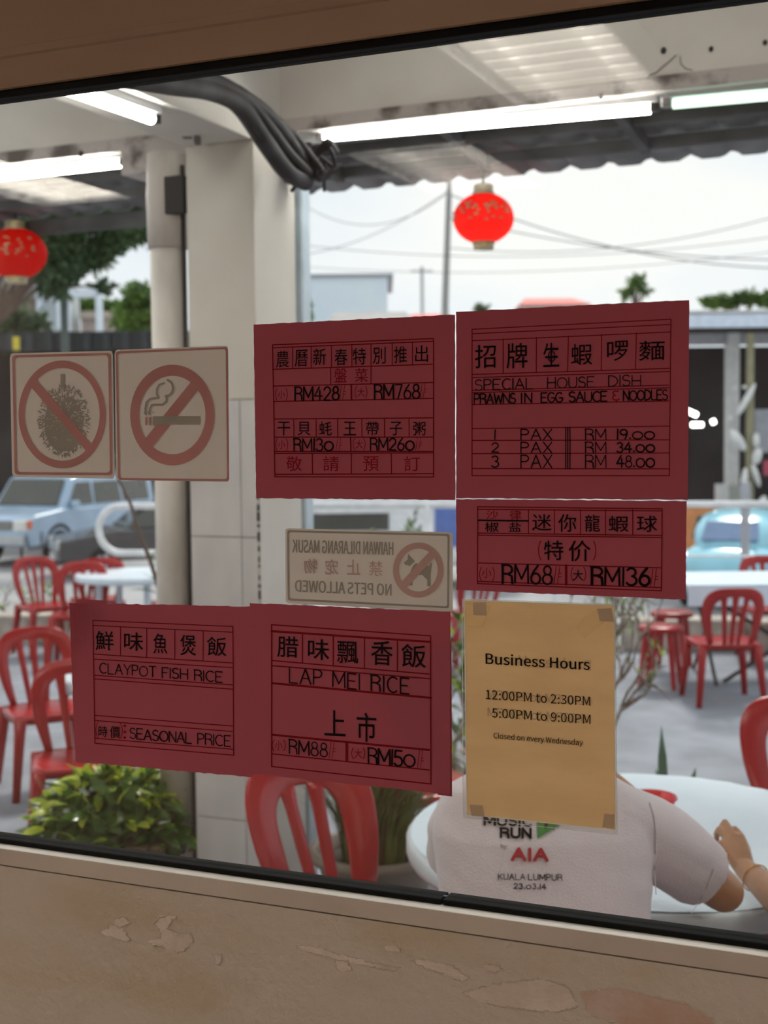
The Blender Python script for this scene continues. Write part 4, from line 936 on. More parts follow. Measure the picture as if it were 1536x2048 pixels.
CH0 = chair_proto(); CH1 = chair_proto(0.52, 0.33, ((-0.17, -0.22, 0.10), (0.17, 0.22, 0.10)), 0.19); _used = [False, False]
def chair(p, face, label, group=None, sc=1.0, kind=0):
    """face: heading in degrees the sitter looks, 0 = away from the camera"""
    src = CH1 if kind else CH0; o = src if not _used[kind] else copy_tree(src); _used[kind] = True
    o.location = p; o.rotation_euler.z = math.radians(face)+YAW+PI; o.scale = (sc, sc, sc); o['label'] = label
    if group: o['group'] = group
    return o
def plastic_table(p, r, label, h=0.72, m=None, cat='table', n=56):
    e = empty('round_table', p, 0, label, cat)
    MB().lathe([(0.001, h-0.024), (r-0.05, h-0.026), (r-0.05, h-0.055), (r-0.006, h-0.06), (r, h-0.045), (r, h-0.012), (r-0.008, h-0.002), (r-0.02, h), (r-0.05, h-0.003), (0.001, h-0.003)], n).build('table_top', m or TABLEW, e, smooth=True)
    for k in range(4):
        a = PI/4+k*PI/2+0.2; d = Vector((math.cos(a), math.sin(a), 0))
        MB().tube([d*(r*0.62)+Vector((0, 0, h-0.03)), d*(r*0.66), ], [0.03, 0.022], 8).build('leg', m or TABLEW, e)
    return e
def stool(p, label, m=CHAIRR, h=0.45):
    e = empty('plastic_stool', p, 0, label, 'stool', 'red stools at the far kerb')
    MB().lathe([(0.001, h-0.012), (0.14, h-0.014), (0.155, h-0.04), (0.165, h-0.04), (0.165, h-0.008), (0.155, h), (0.06, h-0.003), (0.001, h-0.003)], 28).build('seat', m, e, smooth=True)
    for k in range(4):
        a = PI/4+k*PI/2; MB().tube([Vector((math.cos(a)*0.12, math.sin(a)*0.12, h-0.02)), Vector((math.cos(a)*0.175, math.sin(a)*0.175, 0))], [0.026, 0.018], 8).build('leg', m, e)
    return e
# near chair beside the pillar, seen from behind at an angle
chair(HD(724, 3.74, GZ), 214, 'glossy red plastic chair nearest the window, under the LAP MEI RICE poster', kind=1, sc=1.06)
chair(HD(838, 5.35, GZ), 200, 'red chair behind the spiky potted plant, between red poster and hours notice', kind=1)
chair(HD(1634, 4.75, GZ), 176, 'red chair at the right frame edge behind the big round table', kind=1)
GLc = 'red chairs left of the pillar'
chair(HD(85, 6.95, GZ), 208, 'red chair facing the table at left, its back highlighted pink', GLc)
chair(HD(150, 5.85, GZ), 195, 'dark red backlit chair just behind the leafy bush at left', GLc)
chair(HD(88, 11.35, GZ), 215, 'farther left red chair of the three round the distant left table', GLc)
chair(HD(152, 10.8, GZ), 185, 'slatted red chair nearest the viewer at the distant left table', GLc)
chair(HD(190, 11.75, GZ), 20, 'red chair beyond the distant left table, in front of the car', GLc)
chair(HD(345, 11.4, GZ), 100, 'red chair hidden mostly behind the downpipe at the distant left table', GLc)
GRc = 'red chairs by the far kerb'
chair(HD(1447, 9.05, GZ), 2, 'whole red slatted chair seen from behind at right, below the blue car', GRc)
chair(HD(1548, 10.72, GZ), 180, 'red chair beyond the folding table at the right edge', GRc)
chair(HD(925, 10.6, GZ), 30, 'red chair glimpsed in the gap above the hours notice', GRc)
stool(HD(1322, 9.6, GZ), 'nearer red stool with a pale sheen on its seat'); stool(HD(1345, 10.35, GZ), 'farther red stool partly behind the other one')
big = plastic_table(HD(1275, 3.70, GZ), 0.655, 'big pale blue round plastic table the person leans on')
plastic_table(HD(320, 6.45, GZ), 0.52, 'round pale table behind the CLAYPOT FISH RICE poster')
plastic_table(HD(262, 11.1, GZ), 0.48, 'distant pale table at left with red chairs around it')
tl = empty('folding_table', HD(1545, 9.95, GZ), YAW, 'pale cloth-covered folding table with crossed black legs at right', 'table')
MB().span((-0.72, -0.45, 0.71), (0.72, 0.45, 0.745)).build('table_top', TABLEW, tl, bevel=0.01)
CL = mat('thin_plastic_cloth', (0.72, 0.85, 0.96), 0.3, c2=(0.66, 0.80, 0.92), scale=6, bump=0.2)
MB().span((-0.735, -0.465, 0.60), (0.735, -0.455, 0.752)).span((-0.735, -0.465, 0.748), (0.735, 0.465, 0.753)).build('table_cover', CL, tl)
for sx in (-1, 1):
    for s in (-1, 1): MB().tube([(sx*0.5, s*0.36, 0.70), (sx*0.5, -s*0.36, 0.0)], 0.014, 8).build('leg', DARKM, tl)
MB().tube([(-0.5, -0.30, 0.62), (0.45, -0.36, 0.03)], 0.016, 8).build('brace', DARKM, tl); MB().tube([(0.5, -0.30, 0.62), (-0.45, -0.36, 0.03)], 0.016, 8).build('brace', DARKM, tl)
# plastic sheet over the big table
def cloth_top():
    g = MB(); vs = []; fs = []; n, m = 22, 72; rr = 0.64
    for i in range(n+1):
        for k in range(m):
            a = 2*PI*k/m; r = rr*i/n; x, y = r*math.cos(a), r*math.sin(a)
            w = noise.noise(Vector((x*5, y*2.0, 0.3)))*0.004 + abs(noise.noise(Vector((x*9+y*5, y*9-x*3, 1))))*0.004
            vs.append((x, y, 0.7225+max(-0.0015, w)))
    for i in range(n):
        for k in range(m): fs.append((i*m+k, i*m+(k+1) % m, (i+1)*m+(k+1) % m, (i+1)*m+k))
    return g.add(vs, fs)
o = cloth_top().build('table_cover', CL, None, smooth=True, label='crinkled translucent plastic sheet spread on the big round table', cat='tablecloth', loc=big.location)
# bowl
bp_ = HD(1303, 3.74, GZ+0.728)
MB().lathe([(0.001, 0.004), (0.045, 0.0), (0.05, 0.01), (0.075, 0.05), (0.092, 0.085), (0.098, 0.088), (0.096, 0.094), (0.088, 0.09), (0.07, 0.055), (0.045, 0.02), (0.001, 0.014)], 36).build('bowl', mat('bright_red_melamine', (0.75, 0.02, 0.03), 0.25, trans=0.2), None, smooth=True, label='bright red bowl on the big table by the right shoulder', cat='bowl', loc=bp_).scale = (0.78, 0.78, 0.9)

# ------------------------------------------------------------------ plants by the window
def leaf_mesh(name, L, w, m, fold=0.25, droop=0.25):
    vs = []; fs = []; n = 6
    for i in range(n+1):
        t = i/n; ww = w*math.sin(PI*min(1, t*0.92+0.06))**0.8*(1-0.25*t); z = -droop*L*t*t
        vs += [(-ww/2, L*t, z+fold*ww/2), (0, L*t, z), (ww/2, L*t, z+fold*ww/2)]
    for i in range(n): a = 3*i; fs += [(a, a+1, a+4, a+3), (a+1, a+2, a+5, a+4)]
    me = bpy.data.meshes.new(name); me.from_pydata(vs, [], fs); me.materials.append(m); me.polygons.foreach_set('use_smooth', [True]*len(me.polygons)); return me
def scatter_leaves(parent, meshes, spots, name='leaf'):
    for (p, d, roll, s) in spots:
        o = bpy.data.objects.new(name, meshes[rnd.randrange(len(meshes))]); COL.objects.link(o); o.parent = parent
        q = Vector(d).to_track_quat('Y', 'Z') @ Matrix.Rotation(roll, 3, 'Y').to_quaternion()
        o.rotation_mode = 'QUATERNION'; o.rotation_quaternion = q; o.location = p; o.scale = (s, s, s)
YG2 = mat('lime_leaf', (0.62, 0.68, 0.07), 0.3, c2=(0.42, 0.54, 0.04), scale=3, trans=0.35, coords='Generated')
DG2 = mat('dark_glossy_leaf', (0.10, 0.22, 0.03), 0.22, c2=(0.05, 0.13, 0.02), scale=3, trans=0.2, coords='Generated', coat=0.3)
bush = empty('leafy_bush', HD(208, 5.15, GZ), YAW, 'bushy yellow-green broad-leaved plant in a brown trough at lower left', 'plant')
tro = MB().box((0, 0, 0.13), (0.42, 0.26, 0.26), 0, 1.08).build('trough', mat('brown_trough', (0.17, 0.11, 0.07), 0.6, scale=4), bush, bevel=0.01)
lt = MB().box((0, -0.02, 0.275), (0.46, 0.30, 0.03)); lt.build('trough_rim', mat('brown_rim', (0.20, 0.13, 0.085), 0.5, scale=4), bush, bevel=0.008)
rnd = random.Random(12); spots = []; spots2 = []
for k in range(300):
    a = rnd.uniform(0, 2*PI); ph = rnd.uniform(-0.35, PI/2); rr = rnd.uniform(0.80, 1.0)
    x = 0.30*rr*math.cos(ph)*math.copysign(abs(math.cos(a))**0.7, math.cos(a)); y = 0.22*rr*math.cos(ph)*math.sin(a); z = 0.29+0.25*rr*math.sin(ph)
    if z < 0.20 and abs(x) < 0.15 and y < 0: continue
    d = (x*3+rnd.uniform(-.6, .6), y*3+rnd.uniform(-.6, .6), rnd.uniform(-0.6, 0.7)+(z-0.3)*1.5)
    (spots if z > 0.38+rnd.uniform(-.07, .05) else spots2).append(((x, y, z), d, rnd.uniform(-.6, .6), rnd.uniform(0.75, 1.2)))
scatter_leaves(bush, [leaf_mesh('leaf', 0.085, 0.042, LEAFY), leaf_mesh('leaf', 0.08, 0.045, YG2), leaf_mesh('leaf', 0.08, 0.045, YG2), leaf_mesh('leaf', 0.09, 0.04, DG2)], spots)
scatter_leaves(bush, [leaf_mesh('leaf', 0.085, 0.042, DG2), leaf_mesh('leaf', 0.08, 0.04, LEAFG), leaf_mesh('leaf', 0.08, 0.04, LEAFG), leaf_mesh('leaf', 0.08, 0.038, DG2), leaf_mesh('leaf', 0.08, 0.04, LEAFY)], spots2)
def leafcloud(name, parent, m, n, ext, c, size, seed, inner=0.3, thick=None, **kw):
    r2 = random.Random(seed); g = MB()
    for k in range(n):
        while True:
            q = Vector((r2.uniform(-1, 1), r2.uniform(-1, 1), r2.uniform(-1, 1)))
            if inner < q.length < 1: break
        p = Vector((q.x*ext[0]+c[0], q.y*ext[1]+c[1], q.z*ext[2]+c[2])); d = Vector((r2.gauss(0, 1), r2.gauss(0, 1), r2.gauss(0, 0.7))).normalized(); e_ = d.orthogonal().normalized(); s_ = size*r2.uniform(0.6, 1.3)
        g.add([p, p+d*s_*0.5+e_*s_*0.28, p+d*s_, p+d*s_*0.5-e_*s_*0.28], [(0, 1, 2, 3)])
    return g.build(name, m, parent, kind='stuff', **kw)
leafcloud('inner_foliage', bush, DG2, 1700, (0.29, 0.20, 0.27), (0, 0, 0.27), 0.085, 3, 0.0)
rd = empty('potted_reed', HD(745, 4.78, GZ), 0, 'potted plant of thin arching green and rust blades behind the near chair', 'plant')
RY = mat('reed_green', (0.20, 0.24, 0.05), 0.5, c2=(0.10, 0.13, 0.03), scale=5, trans=0.25); RR = mat('reed_rust', (0.22, 0.12, 0.05), 0.5, c2=(0.12, 0.05, 0.03), scale=5, trans=0.2)
MB().lathe([(0.001, 0.0), (0.14, 0.0), (0.20, 0.24), (0.215, 0.30), (0.245, 0.31), (0.245, 0.345), (0.215, 0.345), (0.205, 0.30), (0.19, 0.29), (0.001, 0.29)], 40).build('pot', POTM, rd, smooth=True)
MB().lathe([(0.001, 0.285), (0.195, 0.285), (0.19, 0.30), (0.001, 0.305)], 24).build('soil', mat('soil', (0.05, 0.035, 0.03), 0.9), rd)
tuft_mesh('green_blades', 420, 0.62, 0, 0.13, RY, 0.75, 2, rd, (0, 0, 0.30), 0.0055, kind='stuff')
tuft_mesh('rust_blades', 260, 0.50, 0, 0.12, RR, 0.5, 4, rd, (0, 0, 0.30), 0.005, kind='stuff')
tuft_mesh('dead_stems', 120, 0.2, 0, 0.06, mat('dark_red_brown_stem', (0.07, 0.02, 0.018), 0.7), 0.3, 8, rd, (0, 0, 0.30), 0.008, kind='stuff')
fl = MB()
for k in range(9): fl.ball((rnd.uniform(0.16, 0.34), rnd.uniform(-0.1, 0.1), rnd.uniform(0.62, 0.74)), 0.011, 8, 6)
fl.build('small_flowers', mat('pinkish_flower', (0.8, 0.45, 0.40), 0.5), rd)
# gnarled pale shrub in the middle
def shrub(name, base, label, seed, segs, H, Wd, leafm, nl, lsize, bark=BARK, r0=0.02, hide=None):
    r2 = random.Random(seed); e = empty(name, base, YAW, label, 'shrub'); g = MB(); tips = []
    def grow(p, d, r, L, lev):
        pts = [p]; 
        for i in range(5):
            d = (d+Vector((r2.gauss(0, .30), r2.gauss(0, .30), r2.gauss(0.03, .22)))).normalized(); p = p+d*L/5; pts.append(p)
            if lev >= 2: tips.append((p.copy(), d.copy()))
        g.tube(pts, [r*(1-0.08*i) for i in range(6)], 6)
        if lev < segs:
            for k in range(3 if lev < 2 else 2):
                grow(pts[r2.randint(2, 5)], (d+Vector((r2.gauss(0, .7), r2.gauss(0, .5), r2.gauss(0.1, .4)))).normalized(), r*0.62, L*0.75, lev+1)
    for k in range(3): grow(Vector((r2.uniform(-.06, .06), 0, 0)), Vector((r2.uniform(-Wd, Wd), r2.uniform(-.2, .2), 1)).normalized(), r0, H*0.42, 0)
    g.build('branches', bark, e, smooth=True)
    ms = [leaf_mesh('leaf', lsize, lsize*0.42, m) for m in leafm]; sp = []
    for k in range(nl):
        p, d = tips[r2.randrange(len(tips))]; sp.append((p, (d.x+r2.gauss(0, .7), d.y+r2.gauss(0, .7), d.z+r2.gauss(0.2, .5)), r2.uniform(-.6, .6), r2.uniform(0.6, 1.2)))
    scatter_leaves(e, ms, sp); return e
shrub('gnarled_shrub', HD(1212, 6.6, GZ), 'gnarled pale-barked shrub with few green leaves right of the hours notice', 27, 4, 1.30, 0.15, [LEAFL, LEAFY, LEAFG], 290, 0.07, r0=0.034).scale = (0.5, 1, 1)
shrub('leafy_shrub', HD(925, 6.5, GZ), 'green-leaved shrub in the gap left of the hours notice', 33, 3, 1.1, 0.35, [LEAFL, LEAFY, LEAFG], 300, 0.085)
ag = empty('spiky_succulent', HD(1345, 5.4, GZ), 0, 'blue-green pointed succulent showing over the far edge of the big table', 'plant')
MB().lathe([(0.001, 0), (0.10, 0), (0.13, 0.22), (0.14, 0.22), (0.14, 0.25), (0.001, 0.24)], 24).build('pot', POTM, ag)
for k, (x, l, tw) in enumerate(((-0.03, 0.42, -0.05), (0.05, 0.26, 0.35), (0.0, 0.24, -0.5), (0.10, 0.20, 0.8))):
    MB().tube([(x, 0, 0.22), (x+tw*0.06, 0, 0.22+l*0.35), (x+tw*l*0.35, 0, 0.22+l*0.7), (x+tw*l*0.55, 0, 0.22+l)], [0.012, 0.024, 0.018, 0.001], 8, flat=(1, 0.4), up=(0, 1, 0)).build('leaf', mat('blue_green_leaf', (0.10, 0.20, 0.14), 0.4), ag, smooth=True)
rp = empty('round_leaved_plant', HD(1418, 5.1, GZ), 0, 'low round-leaved green plant just over the far table edge', 'plant')
MB().lathe([(0.001, 0), (0.10, 0), (0.13, 0.30), (0.001, 0.30)], 24).build('pot', POTM, rp)
scatter_leaves(rp, [leaf_mesh('leaf', 0.09, 0.07, LEAFG), leaf_mesh('leaf', 0.09, 0.07, LEAFY)], [((0, 0, 0.36), (rnd.gauss(0, 1), rnd.gauss(0, 1), rnd.uniform(0.1, 0.6)), 0, 1) for k in range(16)])
# tall thin twig with a few leaves between sticker and pillar (nearer than the pipe fence)
tw = empty('thin_sapling', HD(330, 7.4, GZ), 0, 'thin brown sapling with a few green leaves crossing the white pipe rail', 'plant')
tp = [atD(x, y, 7.4)-tw.location for x, y in ((370, 1330), (322, 1190), (300, 1120), (276, 1060), (262, 1010), (245, 975), (222, 925), (205, 880))]; tp = [Vector((tp[0].x, tp[0].y, 0))] + tp
MB().tube(spline(tp, 5), [0.016-0.00026*i for i in range(len(tp)*5-4)], 8).build('stem', BARKD, tw, smooth=True)
scatter_leaves(tw, [leaf_mesh('leaf', 0.17, 0.065, LEAFG), leaf_mesh('leaf', 0.15, 0.06, LEAFL)], [(tp[2]+Vector((0, 0, 0)), (-0.8, -0.2, 0.35), 0.2, 1), (tp[2]+Vector((0, 0, 0.05)), (-0.6, -0.2, 0.75), 0.2, 0.8), (tp[3], (0.4, 0, 0.7), 0, 0.5), (tp[7], (0.5, 0, 0.7), 0, 0.7), (tp[7], (-0.5, 0, 0.8), 0, 0.8), (tp[2], (0.6, 0, -0.5), 0, 0.6)])
for k, px in enumerate((10, 78)):
    wd = shrub('kerbside_weed', HD(px, 12.9, GZ-0.1), ['wispy roadside weed at the far left behind the kerb', 'wispy weed left of the distant red chairs'][k], 50+k, 2, 0.75, 0.2, [LEAFL, LEAFY], 60, 0.09, r0=0.012)
for k, px in enumerate((730, 760)):
    shrub('roadside_shrub', HD(px, 12.9, GZ), ['green shrub seen in the gap above the NO PETS sticker', 'shrub with a red flower seen above the NO PETS sticker'][k], 60+k, 2, 1.35, 0.3, [LEAFL, LEAFG], 160, 0.12, bark=BARKD, r0=0.018)

# ------------------------------------------------------------------ white pipe railing behind the kerb
rl = empty('pipe_railing', kA+kn*2.2, 0, 'white pipe railing with a rounded end running behind the kerb', 'railing')
def RP(px, z, off=2.2):   # point on the railing line below column px
    o0 = kA+kn*off; d = (ray(px, 900)); d.z = 0; A = Matrix(((kd.x, -d.x), (kd.y, -d.y))); s = A.inverted() @ Vector((CAM.x-o0.x, CAM.y-o0.y)); q = o0+kd*s[0]; return Vector((q.x, q.y, z))
zr1 = CAM.z-((1012-876)/F)*(RP(300, 0)-Vector((CAM.x, CAM.y, 0))).dot(FH); zr0 = CAM.z-((1108-877)/F)*(RP(300, 0)-Vector((CAM.x, CAM.y, 0))).dot(FH)
pts = [RP(1750, zr1)] + [RP(238, zr1)]; m_ = (zr1+zr0)/2; hr = (zr1-zr0)/2
arcp = [RP(238-44*math.sin(PI*k/12), m_+hr*math.cos(PI*k/12)) for k in range(1, 12)]
# the rounded end loops back into the lower rail
gg = MB().tube([RP(700, zr1), RP(238, zr1)] + arcp + [RP(238, zr0), RP(700, zr0)], 0.038, 10); local(gg, rl).build('looped_rail', WHITEM, rl, smooth=True)
local(MB().tube([RP(700, zr1), RP(1800, zr1)], 0.036, 10), rl).build('top_rail', WHITEM, rl, smooth=True)
local(MB().tube([RP(900, zr0-0.02), RP(1800, zr0-0.02)], 0.012, 8), rl).build('bottom_rail', WHITEM, rl, smooth=True)
for px in (318, 480, 855, 1110, 1620):
    q = RP(px, LZ+0.5); local(MB().tube([q-Vector((0, 0, 0.4)), Vector((q.x, q.y, zr1+(0.25 if px == 318 else 0.0)))], 0.04, 10), rl).build('post', WHITEM, rl, smooth=True)

# ------------------------------------------------------------------ vehicles
CARB = mat('silver_blue_car_paint', (0.40, 0.55, 0.72), 0.25, scale=2, coat=0.6); CGL = mat('dark_car_glass', (0.035, 0.045, 0.04), 0.08, scale=2, spec=0.8)
TYRE = mat('tyre_rubber', (0.015, 0.015, 0.016), 0.8); ALLOY = mat('alloy', (0.55, 0.60, 0.65), 0.3, metal=0.5)
def extrude_profile(prof, hw, taper=None):
    """side profile (x forward, z) extruded across +-hw with optional narrowing above given z"""
    n = len(prof); vs = []; ks = (-1, -0.94, 0.94, 1)
    for s in ks:
        for (x, z) in prof:
            w = hw*(1-(taper[1]*max(0, (z-taper[0])) if taper else 0)); ins = 0.0 if abs(s) < 1 else 0.03
            cx = sum(p[0] for p in prof)/n; cz = sum(p[1] for p in prof)/n
            vs.append((x+(cx-x)*ins, s*w, z+(cz-z)*ins))
    fs = [tuple(range(n)), tuple(reversed(range(3*n, 4*n)))]
    for r in range(3):
        for k in range(n): fs.append((r*n+k, r*n+(k+1) % n, (r+1)*n+(k+1) % n, (r+1)*n+k))
    return vs, fs
def wheel(e, x, y, r, s):
    w = MB(); g = MB(); nn = 28
    w.v, w.f = [], []
    pr = [(r*0.62, -0.10), (r*0.97, -0.11), (r, -0.06), (r, 0.06), (r*0.97, 0.11), (r*0.62, 0.10)]
    for rr, yy in pr:
        for k in range(nn): w.v.append((x+rr*math.cos(2*PI*k/nn), y+yy, r+rr*math.sin(2*PI*k/nn)))
    for i in range(5):
        for k in range(nn): w.f.append((i*nn+k, i*nn+(k+1) % nn, (i+1)*nn+(k+1) % nn, (i+1)*nn+k))
    t = w.build('wheel', TYRE, e, smooth=True)
    for k in range(7):
        a = 2*PI*k/7; g.box((0, 0, 0), (0.01, 0.01, 0.01)); g.v = g.v[:-8]; g.f = g.f[:-6]
        g.tube([(x, y+s*0.09, r), (x+r*0.6*math.cos(a), y+s*0.09, r+r*0.6*math.sin(a))], [0.03, 0.045], 6)
    g.tube([(x, y+s*0.03, r), (x, y+s*0.055, r)], r*0.62, 24); g.build('rim', ALLOY, t)
suv = empty('car', HD(125, 30.0, LZ), 0, 'silver-blue boxy off-road car parked at left behind the chairs', 'car')
# heading: nose toward the lower left
suv.rotation_euler.z = YAW + math.radians(-113)
body = [(2.42, 0.45), (2.45, 0.75), (2.40, 1.02), (2.28, 1.10), (1.30, 1.20), (-2.35, 1.20), (-2.42, 0.95), (-2.40, 0.45)]
v_, f_ = extrude_profile(body, 0.98); MB().add(v_, f_).build('body', CARB, suv, bevel=0.04)
cabin = [(1.30, 1.18), (0.80, 1.84), (0.60, 1.89), (-2.20, 1.92), (-2.36, 1.86), (-2.38, 1.18)]
v_, f_ = extrude_profile(cabin, 0.93, (1.18, 0.16)); MB().add(v_, f_).build('cabin', CARB, suv, bevel=0.03)
MB().prism([(1.25, -0.78, 1.25), (1.25, 0.78, 1.25), (0.85, 0.70, 1.79), (0.85, -0.70, 1.79)], (0.03, 0, 0.035)).build('windshield', CGL, suv)
for s in (-1, 1):
    for (x0, x1, xt0, xt1) in ((1.05, 0.15, 0.68, 0.15), (0.05, -0.95, 0.05, -0.95), (-1.05, -2.1, -1.05, -2.1)):
        y0, y1 = s*0.93, s*0.84
        MB().prism([(x0, y0, 1.26), (x1, y0, 1.26), (xt1, y1, 1.74), (xt0, y1, 1.74)], (0, s*0.012, 0)).build('side_window', CGL, suv)
    MB().prism([(2.0, s*0.99, 0.40), (2.46, s*0.93, 0.40), (2.48, s*0.90, 0.70), (2.05, s*0.99, 0.70)], (0, 0, 0.06)).build('bumper_corner', mat('grey_bumper', (0.09, 0.10, 0.12), 0.6), suv)
    MB().box((2.42, s*0.72, 0.90), (0.10, 0.34, 0.22)).build('headlight', mat('headlight_glass', (0.75, 0.76, 0.72), 0.2), suv, bevel=0.02)
    MB().box((2.36, s*0.93, 0.92), (0.14, 0.08, 0.20)).build('indicator', mat('amber', (0.75, 0.16, 0.05), 0.3), suv, bevel=0.02)
    MB().box((0.95, s*1.03, 1.28), (0.12, 0.20, 0.16)).build('wing_mirror', CARB, suv, bevel=0.03)
    arc_ = MB(); arc_.tube([(1.45+0.46*math.cos(a), s*0.965, 0.40+0.46*math.sin(a)) for a in [PI*k/12 for k in range(13)]], 0.045, 6); arc_.build('wheel_arch', TYRE, suv)
    for x in (1.45, -1.35): wheel(suv, x, s*0.90, 0.38, s)
MB().box((2.44, 0, 0.90), (0.06, 1.05, 0.20)).build('grille', mat('grey_grille', (0.22, 0.22, 0.22), 0.5), suv, bevel=0.01)
MB().box((2.46, 0, 0.60), (0.10, 1.7, 0.20)).build('bumper', mat('pale_bumper', (0.50, 0.52, 0.54), 0.5), suv, bevel=0.02)
MB().tube([(0.0, 0.6, 1.93), (-2.0, 0.6, 1.96)], 0.025, 6).build('roof_rail', ALLOY, suv); MB().tube([(0.0, -0.6, 1.93), (-2.0, -0.6, 1.96)], 0.025, 6).build('roof_rail', ALLOY, suv)
MB().box((1.02, -0.45, 1.50), (0.02, 0.16, 0.12)).build('windscreen_sticker', mat('pale_green_sticker', (0.5, 0.75, 0.62), 0.5), suv)
# second car, dark, further right behind the railing loop
dk = empty('car', HD(330, 26.5, LZ), YAW+math.radians(180+20), 'dark car half hidden behind the white railing loop', 'car')
DKP = mat('dark_grey_car_paint', (0.05, 0.05, 0.055), 0.3, coat=0.5)
v_, f_ = extrude_profile([(2.2, 0.35), (2.2, 0.75), (1.1, 0.95), (-2.2, 0.95), (-2.2, 0.35)], 0.86); MB().add(v_, f_).build('body', DKP, dk, bevel=0.05)
v_, f_ = extrude_profile([(1.0, 0.93), (0.4, 1.40), (-1.2, 1.42), (-2.0, 0.93)], 0.78, (0.93, 0.2)); MB().add(v_, f_).build('cabin', CGL, dk, bevel=0.05)
MB().box((2.2, 0, 0.62), (0.06, 1.3, 0.16)).build('grille', ALLOY, dk); MB().box((2.22, 0, 0.42), (0.05, 0.5, 0.12)).build('number_plate', WHITEM, dk)
for s in (-1, 1):
    for x in (1.35, -1.3): wheel(dk, x, s*0.80, 0.31, s)
    MB().box((2.17, s*0.66, 0.68), (0.08, 0.3, 0.16)).build('headlight', mat('headlight_glass2', (0.7, 0.7, 0.68), 0.2), dk)
# rounded old light-blue car at right
BB = mat('light_sky_blue_paint', (0.30, 0.66, 0.80), 0.25, scale=1.5, coat=0.6)
bt = empty('car', HD(1492, 21.6, LZ), YAW+math.radians(90-24), 'light sky-blue rounded old car seen from behind at right', 'car')
rnd = random.Random(3)
def loft(secs, name, m, e, n=28):
    vs = []; fs = []
    for (x, w, z0_, z1_, p_) in secs:
        for k in range(n):
            a = 2*PI*k/n; ca, sa = math.cos(a), math.sin(a); zc_ = (z0_+z1_)/2
            vs.append((x, w*math.copysign(abs(ca)**p_, ca), zc_+(z1_-z0_)/2*math.copysign(abs(sa)**p_, sa)))
    m_ = len(secs)
    for i in range(m_-1):
        for k in range(n): fs.append((i*n+k, i*n+(k+1) % n, (i+1)*n+(k+1) % n, (i+1)*n+k))
    fs += [tuple(reversed(range(n))), tuple((m_-1)*n+k for k in range(n))]
    return MB().add(vs, fs).build(name, m, e, smooth=True)
loft([(-2.0, 0.35, 0.45, 0.70, .7), (-1.9, 0.62, 0.35, 0.84, .7), (-1.5, 0.72, 0.30, 1.0, .7), (-0.8, 0.76, 0.28, 1.02, .6), (0.6, 0.76, 0.28, 0.98, .6), (1.4, 0.66, 0.32, 0.92, .7), (1.95, 0.45, 0.40, 0.72, .7)], 'body', BB, bt)
loft([(-1.62, 0.30, 0.70, 0.95, .8), (-1.45, 0.52, 0.75, 1.16, .75), (-1.1, 0.62, 0.75, 1.37, .7), (-0.6, 0.66, 0.75, 1.47, .65), (0.1, 0.66, 0.75, 1.49, .65), (0.5, 0.64, 0.75, 1.36, .65), (0.85, 0.60, 0.75, 0.98, .65)], 'cabin', BB, bt)
MB().prism([(-1.545, -0.44, 1.02), (-1.545, 0.44, 1.02), (-1.23, 0.40, 1.30), (-1.23, -0.40, 1.30)], (-0.04, 0, 0.035)).build('rear_window', mat('blue_tinted_glass', (0.16, 0.25, 0.42), 0.1, spec=0.8), bt, bevel=0.03)
for s in (-1, 1):
    MB().prism([(-0.95, s*0.655, 1.02), (0.45, s*0.665, 1.02), (0.25, s*0.60, 1.34), (-0.8, s*0.60, 1.36)], (0, s*0.03, 0)).build('side_window', CGL, bt)
    MB().ball((-1.35, s*0.66, 0.52), (0.52, 0.20, 0.36), 20, 12).build('rear_fender', BB, bt, smooth=True); MB().ball((1.35, s*0.64, 0.52), (0.50, 0.20, 0.36), 20, 12).build('front_fender', BB, bt, smooth=True)
    MB().ball((-1.82, s*0.66, 0.62), (0.07, 0.07, 0.09), 12, 8).build('tail_light', mat('tail_red', (0.6, 0.03, 0.03), 0.3), bt, smooth=True)
    for x in (-1.25, 1.25): wheel(bt, x, s*0.66, 0.31, s)
MB().tube([(-2.06, -0.75, 0.45), (-2.12, 0, 0.45), (-2.06, 0.75, 0.45)], 0.04, 8).build('rear_bumper', ALLOY, bt)
# white van seen in the gaps above the no pets sticker
vn = empty('van', HD(700, 24, LZ), YAW, 'white van with blue panels in the gap above the NO PETS sticker', 'van')
MB().span((-1.1, -0.9, 0.4), (3.2, 0.9, 1.95)).build('body', WHITEM, vn, bevel=0.12)
MB().span((1.5, -0.93, 0.75), (2.3, -0.9, 1.45)).build('blue_panel', mat('blue_panel', (0.10, 0.18, 0.50), 0.5), vn)
MB().span((-0.95, -0.93, 1.05), (0.7, -0.9, 1.35)).build('window', CGL, vn)
for x in (-0.4, 2.5):
    MB().tube([(x, -0.93, 0.33), (x, -0.70, 0.33)], 0.33, 20).build('wheel', TYRE, vn); MB().tube([(x, 0.93, 0.33), (x, 0.70, 0.33)], 0.33, 20).build('wheel', TYRE, vn)

# ------------------------------------------------------------------ buildings across the street
def bd(px, dep, z=LZ, rot=0): return HD(px, dep, z), YAW+rot
def hz(py, px, dep):  # height of a pixel at a depth
    hy = 871-(px-768)*0.01; return CAM.z-(py-hy)/F*dep
def winbox(e, x, z, w, h, m=CGL, y=-0.04, fr=WHITEM):
    o = MB().span((x-w/2-0.08, y-0.02, z-h/2-0.08), (x+w/2+0.08, y+0.03, z+h/2+0.08)).build('window', fr, e); MB().span((x-w/2, y-0.04, z-h/2), (x+w/2, y-0.02, z+h/2)).build('pane', m, o)
